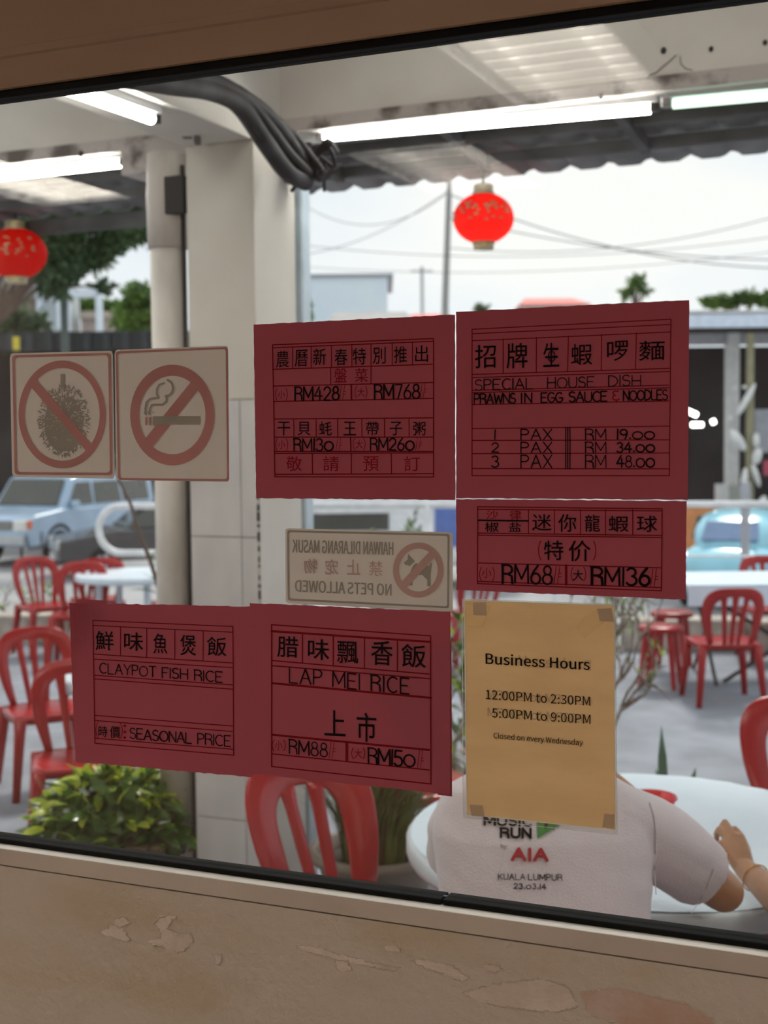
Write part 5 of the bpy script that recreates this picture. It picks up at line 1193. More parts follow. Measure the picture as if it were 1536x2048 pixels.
# blue shed
D = 70; e = empty('blue_warehouse', *bd(692, D), 'pale blue corrugated warehouse wall above the lunar new year poster', 'building')
W_ = 175/F*D; Hh = hz(557, 692, D)-LZ; BW = mat('pale_blue_cladding', (0.86, 0.93, 0.96), 0.6, c2=(0.80, 0.90, 0.96), scale=0.3)
MB().span((-W_/2, 0, 0), (W_/2, 8, Hh)).build('wall', BW, e); MB().span((-W_/2-0.2, -0.2, Hh), (W_/2+0.3, 8.2, Hh+0.15)).build('roof_edge', mat('grey_flashing', (0.35, 0.38, 0.42), 0.6), e)
rb = MB()
for k in range(30): rb.box((-W_/2+W_*(k+0.5)/30, -0.03, Hh/2), (W_/62, 0.06, Hh))
rb.build('ribs', BW, e, kind='stuff')
MB().box((W_/2+0.3, 0.3, Hh-4.5), (0.8, 0.8, 1.0)).build('wall_cabinet', DARKM, e)
def house(px, dep, w, ytop, yeave, wallc, roofc, label, dd=5, hip=0.35, name='house'):
    e = empty(name, *bd(px, dep), label, 'building'); h1 = hz(yeave, px, dep)-LZ; h2 = hz(ytop, px, dep)-LZ; W2 = w/F*dep/2
    MB().span((-W2, 0, 0), (W2, dd, h1)).build('wall', wallc, e)
    a, b_ = W2*1.06, W2*(1-hip)
    MB().add([(-a, -0.4, h1), (a, -0.4, h1), (a, dd+0.4, h1), (-a, dd+0.4, h1), (-b_, dd/2, h2), (b_, dd/2, h2)], [(0, 1, 5, 4), (1, 2, 5), (2, 3, 4, 5), (3, 0, 4), (3, 2, 1, 0)]).build('roof', roofc, e)
    for k in range(3): winbox(e, -W2*0.6+k*W2*0.6, h1*0.6, W2*0.25, 1.2)
    return e
WHT = mat('white_render', (0.66, 0.66, 0.64), 0.8); RROOF = mat('red_tile_roof', (0.70, 0.13, 0.10), 0.7, scale=2, bump=0.3); GROOF = mat('grey_tile_roof', (0.36, 0.35, 0.34), 0.8, scale=1)
BEIGE = mat('beige_render', (0.52, 0.44, 0.37), 0.8)
house(745, 56, 170, 615, 648, BEIGE, GROOF, 'low house with a long grey roof below the blue warehouse', hip=0.15)
house(1112, 62, 132, 588, 612, WHT, RROOF, 'house with a bright red roof above the SPECIAL HOUSE DISH poster', hip=0.25)
house(860, 75, 90, 622, 645, WHT, RROOF, 'tiny distant house with red roof left of the pole', hip=0.3)
# shophouse at right with grey awning, pale fascia and dark interior
D = 25.5; e = empty('shophouse', *bd(1560, D), 'open-fronted shophouse at right with pale blue fascia and dark interior', 'building')
SC_ = F/D
def sx(px): return (px-1560)/SC_
def sz(py, px=1460): return hz(py, px, D)-LZ
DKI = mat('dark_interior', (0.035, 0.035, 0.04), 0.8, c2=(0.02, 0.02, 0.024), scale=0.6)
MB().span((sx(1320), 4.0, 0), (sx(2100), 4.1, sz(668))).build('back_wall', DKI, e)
MB().span((sx(1320), 0, sz(690)), (sx(2100), 0.15, sz(668))).build('lintel', mat('grey_lintel', (0.42, 0.41, 0.44), 0.7), e)
FAS = mat('pale_blue_fascia', (0.70, 0.78, 0.90), 0.5)
MB().span((sx(1250), -1.5, sz(668)), (sx(2100), -1.35, sz(640))).build('fascia', FAS, e)
MB().add([(sx(1250), -1.5, sz(640)), (sx(2100), -1.5, sz(640)), (sx(2100), 1.8, sz(605)), (sx(1250), 1.8, sz(605)), (sx(1250), -1.5, sz(644)), (sx(2100), -1.5, sz(644)), (sx(2100), 1.8, sz(609)), (sx(1250), 1.8, sz(609))], [(0, 1, 2, 3), (7, 6, 5, 4), (0, 4, 5, 1), (3, 2, 6, 7)]).build('awning_roof', mat('dark_grey_roofing', (0.17, 0.18, 0.19), 0.7, c2=(0.10, 0.11, 0.11), scale=1.5), e)
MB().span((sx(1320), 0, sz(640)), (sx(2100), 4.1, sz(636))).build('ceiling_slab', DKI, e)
for px, w in ((1465, 22), (1690, 24), (1330, 22)):
    MB().span((sx(px-w/2), -0.1, 0), (sx(px+w/2), 0.2, sz(668))).build('column', WHT, e)
MB().span((sx(1425), -0.3, 0), (sx(1450), -0.2, sz(966))).build('pale_panel', WHT, e); MB().span((sx(1450), -0.3, 0), (sx(1500), -0.25, sz(970))).build('corrugated_screen', mat('grey_green_screen', (0.38, 0.40, 0.36), 0.7, scale=30, stretch=(1, 0.1, 0.01)), e)
MB().span((sx(1330), -0.6, 0), (sx(1428), -0.5, sz(1012))).build('orange_board', mat('orange_board', (0.80, 0.32, 0.12), 0.6), e)
MB().span((sx(1500), -0.4, sz(905)), (sx(1700), -0.3, sz(820))).build('grey_signboard', mat('grey_signboard', (0.36, 0.38, 0.42), 0.6), e)
MB().span((sx(1515), -0.5, sz(950)), (sx(1700), -0.4, sz(920))).build('pink_strip', mat('pink_cloth_strip', (0.50, 0.08, 0.14), 0.7), e)
MB().span((sx(1360), 2.0, 0), (sx(1416), 2.6, sz(970))).build('counter', mat('grey_counter', (0.40, 0.42, 0.41), 0.6), e)
MB().span((sx(1395), 3.0, sz(930)), (sx(1440), 3.1, sz(800))).build('inner_door', mat('dull_door', (0.12, 0.115, 0.10), 0.7), e)
LMP = emis('distant_lamp', (1, 0.97, 0.92), 6)
for a, b_ in (((1402, 818), (1424, 828)), ((1412, 848), (1436, 848)), ((1456, 838), (1460, 846))):
    MB().tube([(sx(a[0]), 1.2, sz(a[1])), (sx(b_[0]), 1.2, sz(b_[1]))], 0.045, 8).build('lamp_tube', LMP, e)
# olive post, grey pole and cloths in front of it
op = empty('olive_post', *bd(1500, 24.3), 'olive pole hung with white bundled cloths in front of the shophouse', 'pole')
MB().tube([(0, 0, 0), (0, 0, hz(668, 1500, 24.3)-LZ)], 0.07, 10).build('pole', mat('olive_paint', (0.30, 0.28, 0.17), 0.6), op)
CLOTH = mat('white_cloth', (0.78, 0.77, 0.75), 0.8, bump=0.3, scale=10)
for (px, py, w, h, t) in ((1488, 800, 9, 60, 0.5), (1472, 880, 14, 42, -0.6), (1508, 880, 9, 24, 0), (1510, 912, 13, 28, 0.2), (1485, 960, 9, 42, 0.1), (1508, 950, 8, 40, -0.3), (1520, 1005, 11, 26, 0.4), (1466, 778, 5, 5, 0), (1484, 775, 6, 6, 0), (1456, 838, 5, 9, 0)):
    s = 24.3/F; x = (px-1500)*s; z = hz(py, px, 24.3)-LZ
    MB().ball((x, -0.15, z), (w*s*0.75, 0.10, h*s*0.62), 10, 8, Matrix.Rotation(t, 3, 'Y')).build('cloth', CLOTH, op, smooth=True)
gp = MB().tube([(0, 0, 0), (0, 0, 2.0)], [0.055, 0.07], 10).build('grey_post', mat('grey_post', (0.40, 0.42, 0.47), 0.6), None, label='short grey post in front of the light blue car', cat='post', loc=HD(1492, 18.5, LZ))
# left: dark shed range, grey and pale buildings
D = 36; e = empty('dark_shed', *bd(150, D), 'long dark shed behind the silver-blue car at left', 'building'); s = D/F
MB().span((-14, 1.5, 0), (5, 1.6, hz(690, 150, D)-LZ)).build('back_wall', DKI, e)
MB().span((-14, -1.2, hz(708, 150, D)-LZ), (5, 1.6, hz(672, 150, D)-LZ)).build('roof', mat('black_roofing', (0.02, 0.028, 0.032), 0.6), e)
rbm = MB()
for k in range(38): rbm.box((-13.8+k*0.5, -1.25, hz(690, 150, D)-LZ), (0.18, 0.06, 0.5))
rbm.build('roof_ribs', mat('black_rib', (0.035, 0.045, 0.05), 0.6), e, kind='stuff')
for x in (-12, -8, -4.0, 0, 4): MB().span((x, -1, 0), (x+0.15, -0.85, hz(708, 150, D)-LZ)).build('post', DARKM, e)
MB().span((-13.5, -0.2, 1.2), (-12.0, 0, 1.45)).build('wooden_bench_top', mat('brown_wood', (0.30, 0.15, 0.06), 0.6), e)
D = 60; e = empty('pale_block', *bd(130, D), 'pale blue-framed building behind the overhanging tree at left', 'building'); s = D/F
PB = mat('pale_blue_frame', (0.76, 0.84, 0.92), 0.6); PG = mat('pale_grey_panel', (0.50, 0.55, 0.56), 0.7)
x = lambda px: (px-130)*s; z = lambda py: hz(py, 130, D)-LZ
MB().span((x(95), 0, 0), (x(128), 4, z(570))).build('panel', PG, e)
for a in (88, 128, 141): MB().span((x(a-3), -0.3, 0), (x(a+7), 0.2, z(568))).build('column', PB, e)
MB().span((x(140), -0.3, z(598)), (x(205), 0.2, z(582))).build('beam', PB, e); MB().span((x(202), -0.3, 0), (x(212), 0.2, z(590))).build('column', PB, e)
MB().span((x(150), 2, 0), (x(236), 6, z(622))).build('lower_wall', mat('pinkish_wall', (0.52, 0.42, 0.38), 0.8), e); MB().span((x(150), 1.7, z(632)), (x(205), 6.2, z(618))).build('wall_coping', BEIGE, e)
MB().span((x(18), -1, z(600)), (x(85), 4, z(550))).build('grey_upper_storey', mat('grey_storey', (0.36, 0.35, 0.34), 0.8), e); MB().span((x(10), 0, 0), (x(80), 4, z(600))).build('lower_storey', mat('brown_storey', (0.33, 0.27, 0.22), 0.8), e)
# ------------------------------------------------------------------ poles, wires
up_ = empty('utility_pole', *bd(895, 42), 'tall grey utility pole leaning slightly left of the centre lantern', 'pole')
pt = [HD(890, 42, LZ), HD(893.5, 42, hz(610, 893, 42)), HD(905, 42, hz(360, 905, 42)), HD(912, 42, hz(250, 912, 42))]
local(MB().tube(pt, [0.13, 0.11, 0.085, 0.08], 12), up_).build('pole', mat('pole_concrete', (0.36, 0.36, 0.34), 0.8), up_)
P2 = empty('utility_pole', *bd(848, 95), 'small distant pole with a crossbar left of the tall one', 'pole')
MB().tube([(0, 0, 0), (0, 0, hz(537, 848, 95)-LZ)], 0.12, 8).build('pole', mat('far_pole', (0.45, 0.45, 0.45), 0.8), P2); MB().box((0, 0, hz(545, 848, 95)-LZ), (1.6, 0.1, 0.1)).build('crossbar', mat('far_bar', (0.5, 0.5, 0.5), 0.8), P2)
WIRE = mat('overhead_wire', (0.12, 0.12, 0.13), 0.6)
for k, (a, b_, sag, r, lab) in enumerate((((590, 515), (905, 385), 0.4, 0.012, 'thin wire rising to the tall pole from the left'), ((590, 492), (1560, 476), 0.5, 0.012, 'long level wire crossing the sky'), ((590, 535), (1560, 505), 0.4, 0.010, 'lowest level wire crossing the sky'),
        ((905, 395), (1560, 540), 0.5, 0.020, 'upper of two dark wires sloping down to the right'), ((905, 440), (1560, 523), 0.3, 0.018, 'lower of two dark wires sloping down to the right'), ((905, 500), (1570, 432), 0.5, 0.014, 'wire rising to the right edge'), ((600, 405), (905, 388), 0.9, 0.012, 'slack wire left of the tall pole'))):
    A0 = HD(a[0], 42, hz(a[1], a[0], 42)); B0 = HD(b_[0], 40, hz(b_[1], b_[0], 40)); pts = [A0.lerp(B0, t/16)-Vector((0, 0, sag*4*(t/16)*(1-t/16))) for t in range(17)]
    MB().tube(pts, r, 5).build('overhead_wire', WIRE, None, label=lab, cat='wire')
lp = MB().tube([(0, 0, 0), (0, 0, hz(520, 137, 31)-LZ)], [0.11, 0.09], 10).build('dark_pole', mat('dark_green_pole', (0.10, 0.13, 0.12), 0.6), None, label='dark pole rising into the overhanging tree at left', cat='pole', loc=HD(137, 31, LZ))
ysn = empty('yellow_marker', *bd(40, 30), 'small yellow sign among the far left leaves', 'sign'); MB().tube([(0, 0, 0), (0, 0, hz(700, 40, 30)-LZ)], 0.03, 6).build('post', DARKM, ysn); MB().box((0, 0, hz(688, 40, 30)-LZ), (0.14, 0.05, 0.30)).build('plate', mat('yellow_plate', (0.62, 0.50, 0.03), 0.5), ysn)

# ------------------------------------------------------------------ trees
def tree(px, dep, label, blobs, m, n, size, seed, trunk=None, thick=0.15):
    e = empty('tree', HD(px, dep, LZ), YAW, label, 'tree', 'trees across the street'); s = dep/F; r2 = random.Random(seed); g = MB()
    tot = sum(b_[2]*b_[3] for b_ in blobs)
    for (bx, by, rx, ry) in blobs:
        c_ = Vector(((bx-px)*s, 0, hz(by, bx, dep)-LZ)); k_ = int(n*rx*ry/tot)
        for i in range(k_):
            while True:
                q = Vector((r2.uniform(-1, 1), r2.uniform(-1, 1), r2.uniform(-1, 1)))
                if 0.1 < q.length < 1: break
            cl = noise.noise(q*2.3+Vector((bx, by, 0))*0.1)
            if cl < -0.03: continue
            p = c_+Vector((q.x*rx*s, q.y*min(rx, ry)*s, q.z*ry*s)); d = Vector((r2.gauss(0, 1), r2.gauss(0, 1), r2.gauss(-.2, 0.7))).normalized(); o_ = d.orthogonal().normalized(); o_ = (o_+d.cross(o_)*r2.uniform(-1, 1)).normalized(); z_ = size*r2.uniform(0.6, 1.4)
            g.add([p, p+d*z_*0.5+o_*z_*0.25, p+d*z_, p+d*z_*0.5-o_*z_*0.25], [(0, 1, 2, 3)])
    g.build('foliage', m, e, kind='stuff')
    t = MB(); tx = (trunk if trunk else px)
    zc_ = [hz(b_[1], b_[0], dep)-LZ for b_ in blobs]; t.tube([((tx-px)*s, 0, 0), ((tx-px)*s, 0, max(0.5, min(zc_)))], [thick, thick*0.6], 8)
    for (bx, by, rx, ry) in blobs: t.tube([((tx-px)*s, 0, max(0.5, min(zc_))*0.8), (((bx+tx)/2-px)*s, 0, (hz(by, bx, dep)-LZ+min(zc_))/2), ((bx-px)*s, 0, hz(by, bx, dep)-LZ)], [thick*0.5, thick*0.35, thick*0.15], 6)
    t.build('trunk', BARKD, e); return e
tree(95, 30, 'large dark overhanging tree at upper left behind the lantern', [(95, 475, 75, 60), (20, 470, 60, 50), (150, 450, 90, 44), (250, 440, 80, 32), (150, 520, 50, 40), (262, 470, 48, 26), (225, 495, 36, 20), (120, 560, 40, 40), (190, 520, 45, 22), (215, 575, 20, 12), (-60, 450, 80, 90), (300, 450, 60, 40), (330, 400, 60, 40)], LEAFF, 25000, 0.20, 1, trunk=-40)
tree(285, 52, 'bright green rounded tree beside the downpipe', [(290, 600, 38, 32), (262, 635, 30, 28), (320, 640, 45, 40), (285, 660, 45, 25)], LEAFL, 5000, 0.30, 2)
tree(20, 40, 'green bushes below the left lantern', [(15, 620, 45, 30), (60, 655, 50, 34), (5, 665, 50, 40), (100, 680, 45, 22), (-40, 600, 50, 50)], LEAFF, 6000, 0.26, 3)
tree(612, 50, 'small green tree at the right edge of the pillar', [(608, 618, 18, 24), (600, 645, 26, 24), (580, 610, 14, 20)], LEAFL, 2500, 0.26, 4)
tree(1275, 60, 'small sparse tree standing alone above the right poster', [(1275, 565, 17, 13), (1262, 582, 8, 8), (1292, 586, 10, 6), (1253, 590, 7, 12)], LEAFL, 700, 0.30, 5, thick=0.12)
tree(1465, 55, 'yellow-green treetops over the shophouse roof', [(1445, 605, 40, 12), (1490, 598, 30, 12), (1540, 600, 30, 18)], LEAFL, 2500, 0.3, 6)
tree(966, 66, 'tiny dark tree top just above the poster join', [(964, 622, 12, 9)], LEAFF, 400, 0.3, 7)
tree(180, 85, 'far green hill trees behind the pale building', [(170, 612, 60, 14), (230, 620, 50, 12)], LEAFL, 2500, 0.5, 8)

# ================================================================== people
def VV(a, b_, z): return Vector((CAM.x, CAM.y, 0)) + RH*a + FH*b_ + Vector((0, 0, z))
def dirv(a, b_, z): return (RH*a + FH*b_ + Vector((0, 0, z)))
def capsule(g, p, q, r0, r1, n=14):
    p = Vector(p); q = Vector(q); d = (q-p).normalized() if (q-p).length > 1e-6 else Vector((0, 0, 1)); pts = []; rs = []
    for k in range(5): a = PI/2*k/4; pts.append(p-d*r0*math.cos(a)); rs.append(max(0.0008, r0*math.sin(a)))
    for k in range(5): a = PI/2*(1-k/4); pts.append(q+d*r1*math.cos(a)); rs.append(max(0.0008, r1*math.sin(a)))
    pts_ = []; rr = []
    for x, r in zip(pts, rs):
        if pts_ and (x-pts_[-1]).length < 1e-5: continue
        pts_.append(x); rr.append(r)
    g.tube(pts_, rr, n)
def chain(g, pts, rs):
    for i in range(len(pts)-1): capsule(g, pts[i], pts[i+1], rs[i], rs[i+1])
def hand(g, Wp, d, nrm, th, curls, thumbang=0.7, sc=1.0, thumbcurl=0.4):
    d = d.normalized(); nrm = (nrm-d*nrm.dot(d)).normalized(); th = (th-d*th.dot(d)-nrm*th.dot(nrm)).normalized(); tips = []
    offs = (0.029, 0.010, -0.009, -0.027); mets = (0.086, 0.090, 0.084, 0.076); ph = ((0.042, 0.025, 0.020), (0.046, 0.029, 0.021), (0.042, 0.027, 0.020), (0.034, 0.020, 0.018))
    for k in range(4):
        a = Wp + th*offs[k]*0.55*sc + d*0.012*sc; kn_ = Wp + th*offs[k]*sc + d*mets[k]*sc + nrm*(0.003 if k in (1, 2) else 0)
        capsule(g, a, kn_, 0.0145*sc, 0.0112*sc); p = kn_; ang = 0.0; r = 0.0098 if k < 3 else 0.0084
        for j in range(3):
            ang += curls[k][j]; dd = d*math.cos(ang)-nrm*math.sin(ang); q = p+dd*ph[k][j]*sc; capsule(g, p, q, r*sc, r*0.93*sc); p = q; r *= 0.91
        tips.append(p)
    b0 = Wp + th*0.018*sc + d*0.022*sc - nrm*0.006*sc; t1 = b0 + (d*math.cos(thumbang)+th*math.sin(thumbang)-nrm*0.25).normalized()*0.046*sc
    t2 = t1 + (d*math.cos(thumbang-thumbcurl)+th*math.sin(thumbang-thumbcurl)+nrm*0.1).normalized()*0.032*sc; t3 = t2 + (d*math.cos(thumbang-thumbcurl*1.7)+th*math.sin(thumbang-thumbcurl*1.7)+nrm*0.1).normalized()*0.024*sc
    capsule(g, b0, t1, 0.0150*sc, 0.0118*sc); capsule(g, t1, t2, 0.0112*sc, 0.0105*sc); capsule(g, t2, t3, 0.0105*sc, 0.0090*sc)
    g.ball(Wp+d*0.045*sc, (0.001, 0.001, 0.001), 6, 4); capsule(g, Wp+d*0.03*sc+th*0.02*sc, Wp+d*0.055*sc-th*0.016*sc, 0.0135*sc, 0.0135*sc)
    return tips, t3
def remeshed(g, name, m, parent, voxel, smooth=4, disp=None, **kw):
    me = bpy.data.meshes.new('tmp'); me.from_pydata([tuple(v) for v in g.v], [], g.f); o = bpy.data.objects.new('tmp', me); COL.objects.link(o)
    r = o.modifiers.new('r', 'REMESH'); r.mode = 'VOXEL'; r.voxel_size = voxel; r.use_smooth_shade = True
    s_ = o.modifiers.new('s', 'SMOOTH'); s_.factor = 0.6; s_.iterations = smooth
    m2 = bpy.data.meshes.new_from_object(o.evaluated_get(bpy.context.evaluated_depsgraph_get())); bpy.data.objects.remove(o); bpy.data.meshes.remove(me)
    if disp:
        nn = [v.normal.copy() for v in m2.vertices]
        for v, n_ in zip(m2.vertices, nn): v.co += n_*disp(v.co)
    m2.name = name; m2.materials.clear(); m2.materials.append(m); m2.polygons.foreach_set('use_smooth', [True]*len(m2.polygons))
    ob = bpy.data.objects.new(name, m2); COL.objects.link(ob)
    if parent: ob.parent = parent
    tag(ob, **kw); return ob
def head(g, c, f, r_, s_=1.0):
    """skull, jaw, nose, lips, brow and ears round centre c; f looks forward, r_ to the right"""
    u = Vector((0, 0, 1)); Rm = Matrix((r_, f, u)).transposed()
    g.ball(c+u*0.02, (0.076*s_, 0.094*s_, 0.098*s_), 20, 14, Rm); g.ball(c-u*0.045+f*0.022, (0.060*s_, 0.070*s_, 0.075*s_), 18, 12, Rm)
    capsule(g, c+f*0.088+u*0.006, c+f*0.108-u*0.028, 0.007, 0.013); capsule(g, c+f*0.086-u*0.058-r_*0.02, c+f*0.086-u*0.058+r_*0.02, 0.008, 0.008)
    g.ball(c+f*0.072-u*0.092, (0.024, 0.022, 0.02), 12, 8, Rm)
    for s in (-1, 1): g.ball(c+r_*0.077*s-u*0.006, (0.008, 0.018, 0.032), 12, 8, Rm)
EYEW = mat('eye_white', (0.75, 0.73, 0.70), 0.3); EYEB = mat('dark_iris', (0.03, 0.02, 0.015), 0.2); HAIRM = mat('short_black_hair', (0.018, 0.015, 0.013), 0.6, bump=0.6, bscale=150); LIP = mat('lip', (0.36, 0.13, 0.10), 0.5)
def face_bits(e, c, f, r_, w, hairlen=0.0):
    u = Vector((0, 0, 1))
    for s in (-1, 1):
        p = c+f*0.082+u*0.006+r_*0.031*s; o = MB().ball(p-w, 0.0125, 12, 8).build('eye', EYEW, e, smooth=True); MB().ball(p+f*0.010-w, 0.006, 10, 6).build('iris', EYEB, o, smooth=True)
    MB().tube([c+f*0.094-u*0.058-r_*0.022-w, c+f*0.098-u*0.056-w, c+f*0.094-u*0.058+r_*0.022-w], 0.0035, 8).build('mouth', LIP, e, smooth=True)
    g = MB(); Rm = Matrix((r_, f, u)).transposed()
    g.ball(c+u*0.035-f*0.014, (0.084, 0.094, 0.098), 20, 14, Rm); g.ball(c-u*0.02-f*0.035, (0.078, 0.072, 0.080+hairlen), 18, 12, Rm)
    g.v = [tuple(Vector(v)-w) for v in g.v]; remeshed(g, 'hair', HAIRM, e, 0.006, 2, lambda co: noise.noise(co*60)*0.003)
def person(name, label, hip, armR, armL, handR, handL, shirtm, trm, voxel, sh, hc, sleeveR, sleeveL, hairlen=0.0, wide=0.238):
    e = empty(name, VV(hip[0], hip[1], GZ), 0, label, 'person'); w = e.location.copy(); b_ = MB()
    cx = hip[0]; f = FH; r_ = RH
    capsule(b_, VV(cx-0.07, hip[1], 0.29), VV(cx+0.07, hip[1], 0.29), 0.115, 0.115); capsule(b_, VV(cx, hip[1]+0.02, 0.33), VV(cx, sh-0.04, 0.62), 0.125, 0.14)
    capsule(b_, VV(cx-0.09, sh-0.02, 0.70), VV(cx+0.09, sh-0.02, 0.70), 0.105, 0.105); capsule(b_, VV(cx-0.14, sh, 0.775), VV(cx+0.14, sh, 0.775), 0.048, 0.048)
    capsule(b_, VV(cx, sh+0.01, 0.82), VV(*hc)-Vector((0, 0, 0.07)), 0.058, 0.052); head(b_, VV(*hc), f, r_)
    for A in (armR, armL): chain(b_, [VV(*A[0]), VV(*A[1])], [0.055, 0.048]); chain(b_, [VV(*A[1]), VV(*A[1]).lerp(VV(*A[2]), 0.3), VV(*A[2])], [0.048, 0.045, 0.026])
    tips = []
    for A, H in ((armR, handR), (armL, handL)): tips.append(hand(b_, VV(*A[2]), *H))
    for s in (-1, 1):
        k1 = VV(cx+s*0.09, hip[1]+0.02, 0.27); k2 = VV(cx+s*0.11, hip[1]+0.43, 0.25); k3 = VV(cx+s*0.11, hip[1]+0.40, GZ+0.07)
        chain(b_, [k1, k2], [0.085, 0.055]); chain(b_, [k2, k2.lerp(k3, 0.35), k3], [0.055, 0.052, 0.034]); chain(b_, [k3-Vector((0, 0, 0.02)), VV(cx+s*0.12, hip[1]+0.55, GZ+0.03)], [0.036, 0.024])
        tr_ = MB()
    b_.v = [tuple(Vector(v)-w) for v in b_.v]; body_ = remeshed(b_, 'body', SKIN, e, voxel, 5)
    face_bits(e, VV(*hc), f, r_, w, hairlen)
    t = MB()
    for s in (-1, 1):
        k1 = VV(cx+s*0.09, hip[1]+0.02, 0.27); k2 = VV(cx+s*0.11, hip[1]+0.43, 0.25); k3 = VV(cx+s*0.11, hip[1]+0.40, GZ+0.12); chain(t, [k1, k2], [0.095, 0.066]); chain(t, [k2, k3], [0.066, 0.055])
        MB().ball(VV(cx+s*0.12, hip[1]+0.49, GZ+0.045)-w, (0.052, 0.13, 0.05), 16, 10, Matrix((RH, FH, Vector((0, 0, 1)))).transposed()).build('shoe', DARKM, e, smooth=True)
    capsule(t, VV(cx-0.07, hip[1], 0.29), VV(cx+0.07, hip[1], 0.29), 0.128, 0.128); t.v = [tuple(Vector(v)-w) for v in t.v]; remeshed(t, 'trousers', trm, e, 0.009, 3)
    # T-shirt: one loft for the trunk, a flared tube for each sleeve, merged into one cloth
    g = MB(); n = 40; vs = []; fs = []; W0 = wide
    secs = [(0.20, 0.86, 0.150, -0.02), (0.35, 0.87, 0.150, -0.13+0.0), (0.48, 0.90, 0.146, -0.10), (0.58, 0.935, 0.140, -0.075), (0.67, 0.985, 0.132, -0.045), (0.745, 1.0, 0.118, -0.02), (0.795, 0.95, 0.098, 0.0), (0.832, 0.84, 0.082, 0.008), (0.860, 0.62, 0.070, 0.016), (0.882, 0.34, 0.062, 0.022)]
    for (z, wf, dd, off) in secs:
        bb = hip[1] if z < 0.3 else sh+off; 
        if z == 0.35: bb = hip[1]+0.02
        for k in range(n):
            a = 2*PI*k/n; ca, sa = math.cos(a), math.sin(a)
            vs.append(VV(cx+W0*wf*math.copysign(abs(ca)**0.80, ca), bb+dd*math.copysign(abs(sa)**0.85, sa), z))
    for i in range(len(secs)-1):
        for k in range(n): fs.append((i*n+k, i*n+(k+1) % n, (i+1)*n+(k+1) % n, (i+1)*n+k))
    fs += [tuple(reversed(range(n))), tuple((len(secs)-1)*n+k for k in range(n))]; g.add(vs, fs)
    for SL in (sleeveR, sleeveL): g.tube([VV(*p[:3]) for p in SL], [p[3] for p in SL], 24)
    g.v = [tuple(Vector(v)-w) for v in g.v]
    def fold(co):
        q = co+w; a = (q-VV(cx, sh, 0)).dot(RH); z = q.z
        f1 = noise.noise(Vector((a*7+3, z*10, co.y*6)))*0.0045; f2 = noise.noise(Vector((a*16+z*22, z*7-a*12, 1.7)))*0.0022*(1.6 if abs(a) > 0.17 else 0.7)
        return f1+f2
    shirt = remeshed(g, 'shirt', shirtm, e, 0.0065, 3, fold)
    return e, w, body_, shirt, tips
TEE = mat('pale_lilac_white_cotton', (0.76, 0.70, 0.755), 0.9, c2=(0.73, 0.67, 0.72), scale=3, bump=0.25, bscale=260, sheen=0.3)
SKYB = mat('faded_blue_cotton', (0.16, 0.22, 0.32), 0.9, bump=0.2, bscale=200)
JEAN = mat('dark_trouser_cloth', (0.035, 0.04, 0.06), 0.85, bump=0.2, bscale=200)
c1_, c2_ = (0.35, 0.5, 0.3), (0.5, 0.8, 0.4)
e1, w1, body1, shirt1, _ = person('person', 'person in a pale T-shirt printed MUSIC RUN on the back, leaning on the big table', (0.335, 2.70),
    ((0.505, 2.86, 0.755), (0.768, 2.98, 0.550), (0.545, 3.16, 0.76)), ((0.170, 2.86, 0.755), (0.180, 3.06, 0.545), (0.28, 3.24, 0.535)),
    (dirv(-0.75, -0.1, 0.65), dirv(0.4, 0.6, 0.6), dirv(0.3, -0.9, 0.2), ((0.4, 0.5, 0.3),)*4), (dirv(0.7, 0.6, -0.05), dirv(-0.1, 0.1, 1), dirv(-0.5, 0.8, 0), (c1_,)*4),
    TEE, JEAN, 0.0055, 2.85, (0.335, 2.975, 1.035),
    [(0.40, 2.84, 0.77, 0.062), (0.49, 2.85, 0.76, 0.086), (0.56, 2.875, 0.72, 0.092), (0.64, 2.915, 0.662, 0.088), (0.708, 2.955, 0.602, 0.083)],
    [(0.27, 2.84, 0.77, 0.062), (0.185, 2.86, 0.76, 0.082), (0.165, 2.92, 0.71, 0.080), (0.160, 2.985, 0.64, 0.072)])
dg = bpy.context.evaluated_depsgraph_get()
mtx = Matrix.Translation(w1); bv = BVHTree.FromPolygons([mtx @ v.co for v in shirt1.data.vertices], [tuple(p.vertices) for p in shirt1.data.polygons])
def shirt_ink(g, name, m, label):
    o = g.build(name, m, shirt1, 0, label, bvh=bv)
    for q in o:
        for v in q.data.vertices: v.co -= w1
    return o
g = Ink(); pen(g, 'MUSIC', 969, 1649, 1063, 1652, 18, 3.4, 0.24); pen(g, 'RUN', 1002, 1674, 1061, 1676, 18, 3.6, 0.26); shirt_ink(g, 'black_print', KINK, 'black bold print')
g = Ink(); pen(g, 'KUALA', 997, 1759, 1050, 1759.6, 11.5, 1.3, 0.22); pen(g, 'LUMPUR', 1057, 1759.6, 1124, 1761, 11.5, 1.3, 0.22); pen(g, '23.03.14', 1028, 1777, 1092, 1778.5, 10, 1.5, 0.30); g.line('by:', 1002, 1696, 1015, 1697, 8, 0.0); shirt_ink(g, 'small_print', KINK, 'small black lettering')
g = Ink(); pen(g, 'AIA', 1025, 1719, 1094, 1721, 22, 4.6, 0.26); shirt_ink(g, 'red_print', mat('red_shirt_print', (0.45, 0.02, 0.03), 0.7), 'red letters')
g = Ink()
g.raw([(1074, 1640), (1100, 1640), (1131, 1642), (1100, 1662), (1075, 1677), (1074, 1658)], [(0, 1, 5), (1, 3, 5), (1, 2, 3), (3, 4, 5)]); shirt_ink(g, 'green_print', mat('green_shirt_print', (0.06, 0.26, 0.05), 0.7), 'green arrow-like mark')
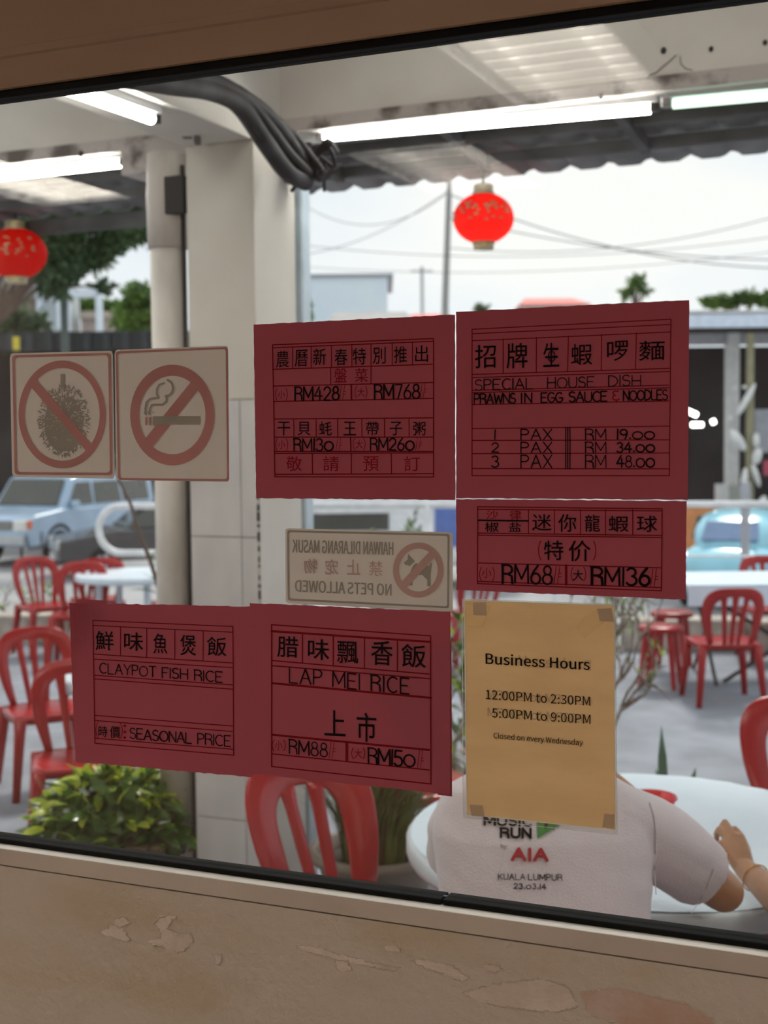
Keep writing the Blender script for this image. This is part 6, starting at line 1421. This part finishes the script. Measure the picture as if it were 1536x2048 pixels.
g = Ink(); g.poly([(1088, 1643), (1102, 1641), (1108, 1655), (1098, 1652), (1090, 1658)]); g.poly([(1100, 1655), (1112, 1650), (1108, 1660)]); shirt_ink(g, 'dark_figure_print', KINK, 'dark dancing shape on the green mark')
# seams of the right sleeve
se = Ink(); se.stroke([(1299, 1606), (1307, 1630), (1311, 1665), (1310, 1700), (1309, 1740), (1312, 1788)], 2.0); se.stroke([(1427, 1738), (1415, 1770), (1400, 1800), (1382, 1828)], 1.2)
shirt_ink(se, 'seam', mat('seam_shade', (0.42, 0.37, 0.40), 0.9), 'stitched shoulder and hem seams')
# second person, whose hand reaches in from the right
e2, w2, body2, shirt2, tp2 = person('person', 'person at the right frame edge, only a bangled forearm and loosely closed hand in view', (1.24, 2.66),
    ((1.42, 2.82, 0.785), (1.50, 3.02, 0.56), (1.36, 3.24, 0.52)), ((1.06, 2.82, 0.785), (0.925, 2.90, 0.515), (0.872, 3.18, 0.535)),
    (dirv(-0.5, 0.8, 0.0), dirv(0, 0, 1), dirv(-0.8, -0.5, 0), (c1_,)*4), (dirv(-0.22, 0.70, 0.62), dirv(0.10, -0.75, 0.75), dirv(1, 0.25, 0.1), ((0.9, 1.2, 0.7), (0.15, 1.25, 0.8), (0.35, 1.1, 0.8), (1.0, 1.2, 0.7)), 0.45, 1.0, 0.45),
    SKYB, JEAN, 0.0042, 2.82, (1.24, 2.95, 1.035),
    [(1.33, 2.81, 0.755, 0.06), (1.41, 2.82, 0.755, 0.08), (1.46, 2.90, 0.68, 0.075)], [(1.15, 2.81, 0.755, 0.06), (1.07, 2.82, 0.755, 0.08), (1.01, 2.86, 0.69, 0.072)], 0.05, 0.20)
pa, pb = VV(0.925, 2.90, 0.515), VV(0.872, 3.18, 0.535); bc = pb.lerp(pa, 0.20); ax = (pb-pa).normalized(); a_ = ax.orthogonal().normalized(); b__ = ax.cross(a_)
MB().tube([bc + (a_*math.cos(2*PI*k/40)+b__*math.sin(2*PI*k/40))*0.0345 + ax*0.006*math.sin(2*PI*k/40) for k in range(41)], 0.0017, 8).build('bangle', mat('gold_bangle', (0.85, 0.45, 0.14), 0.2, metal=0.9), None, smooth=True, label='thin gold bangle on the forearm at the right edge', cat='bracelet')
chair(VV(0.335, 2.70, GZ), 0, 'red chair under the person in the printed T-shirt, below the sill', kind=1)
chair(VV(1.24, 2.66, GZ), 0, 'red chair of the person whose hand reaches in at right', kind=1)
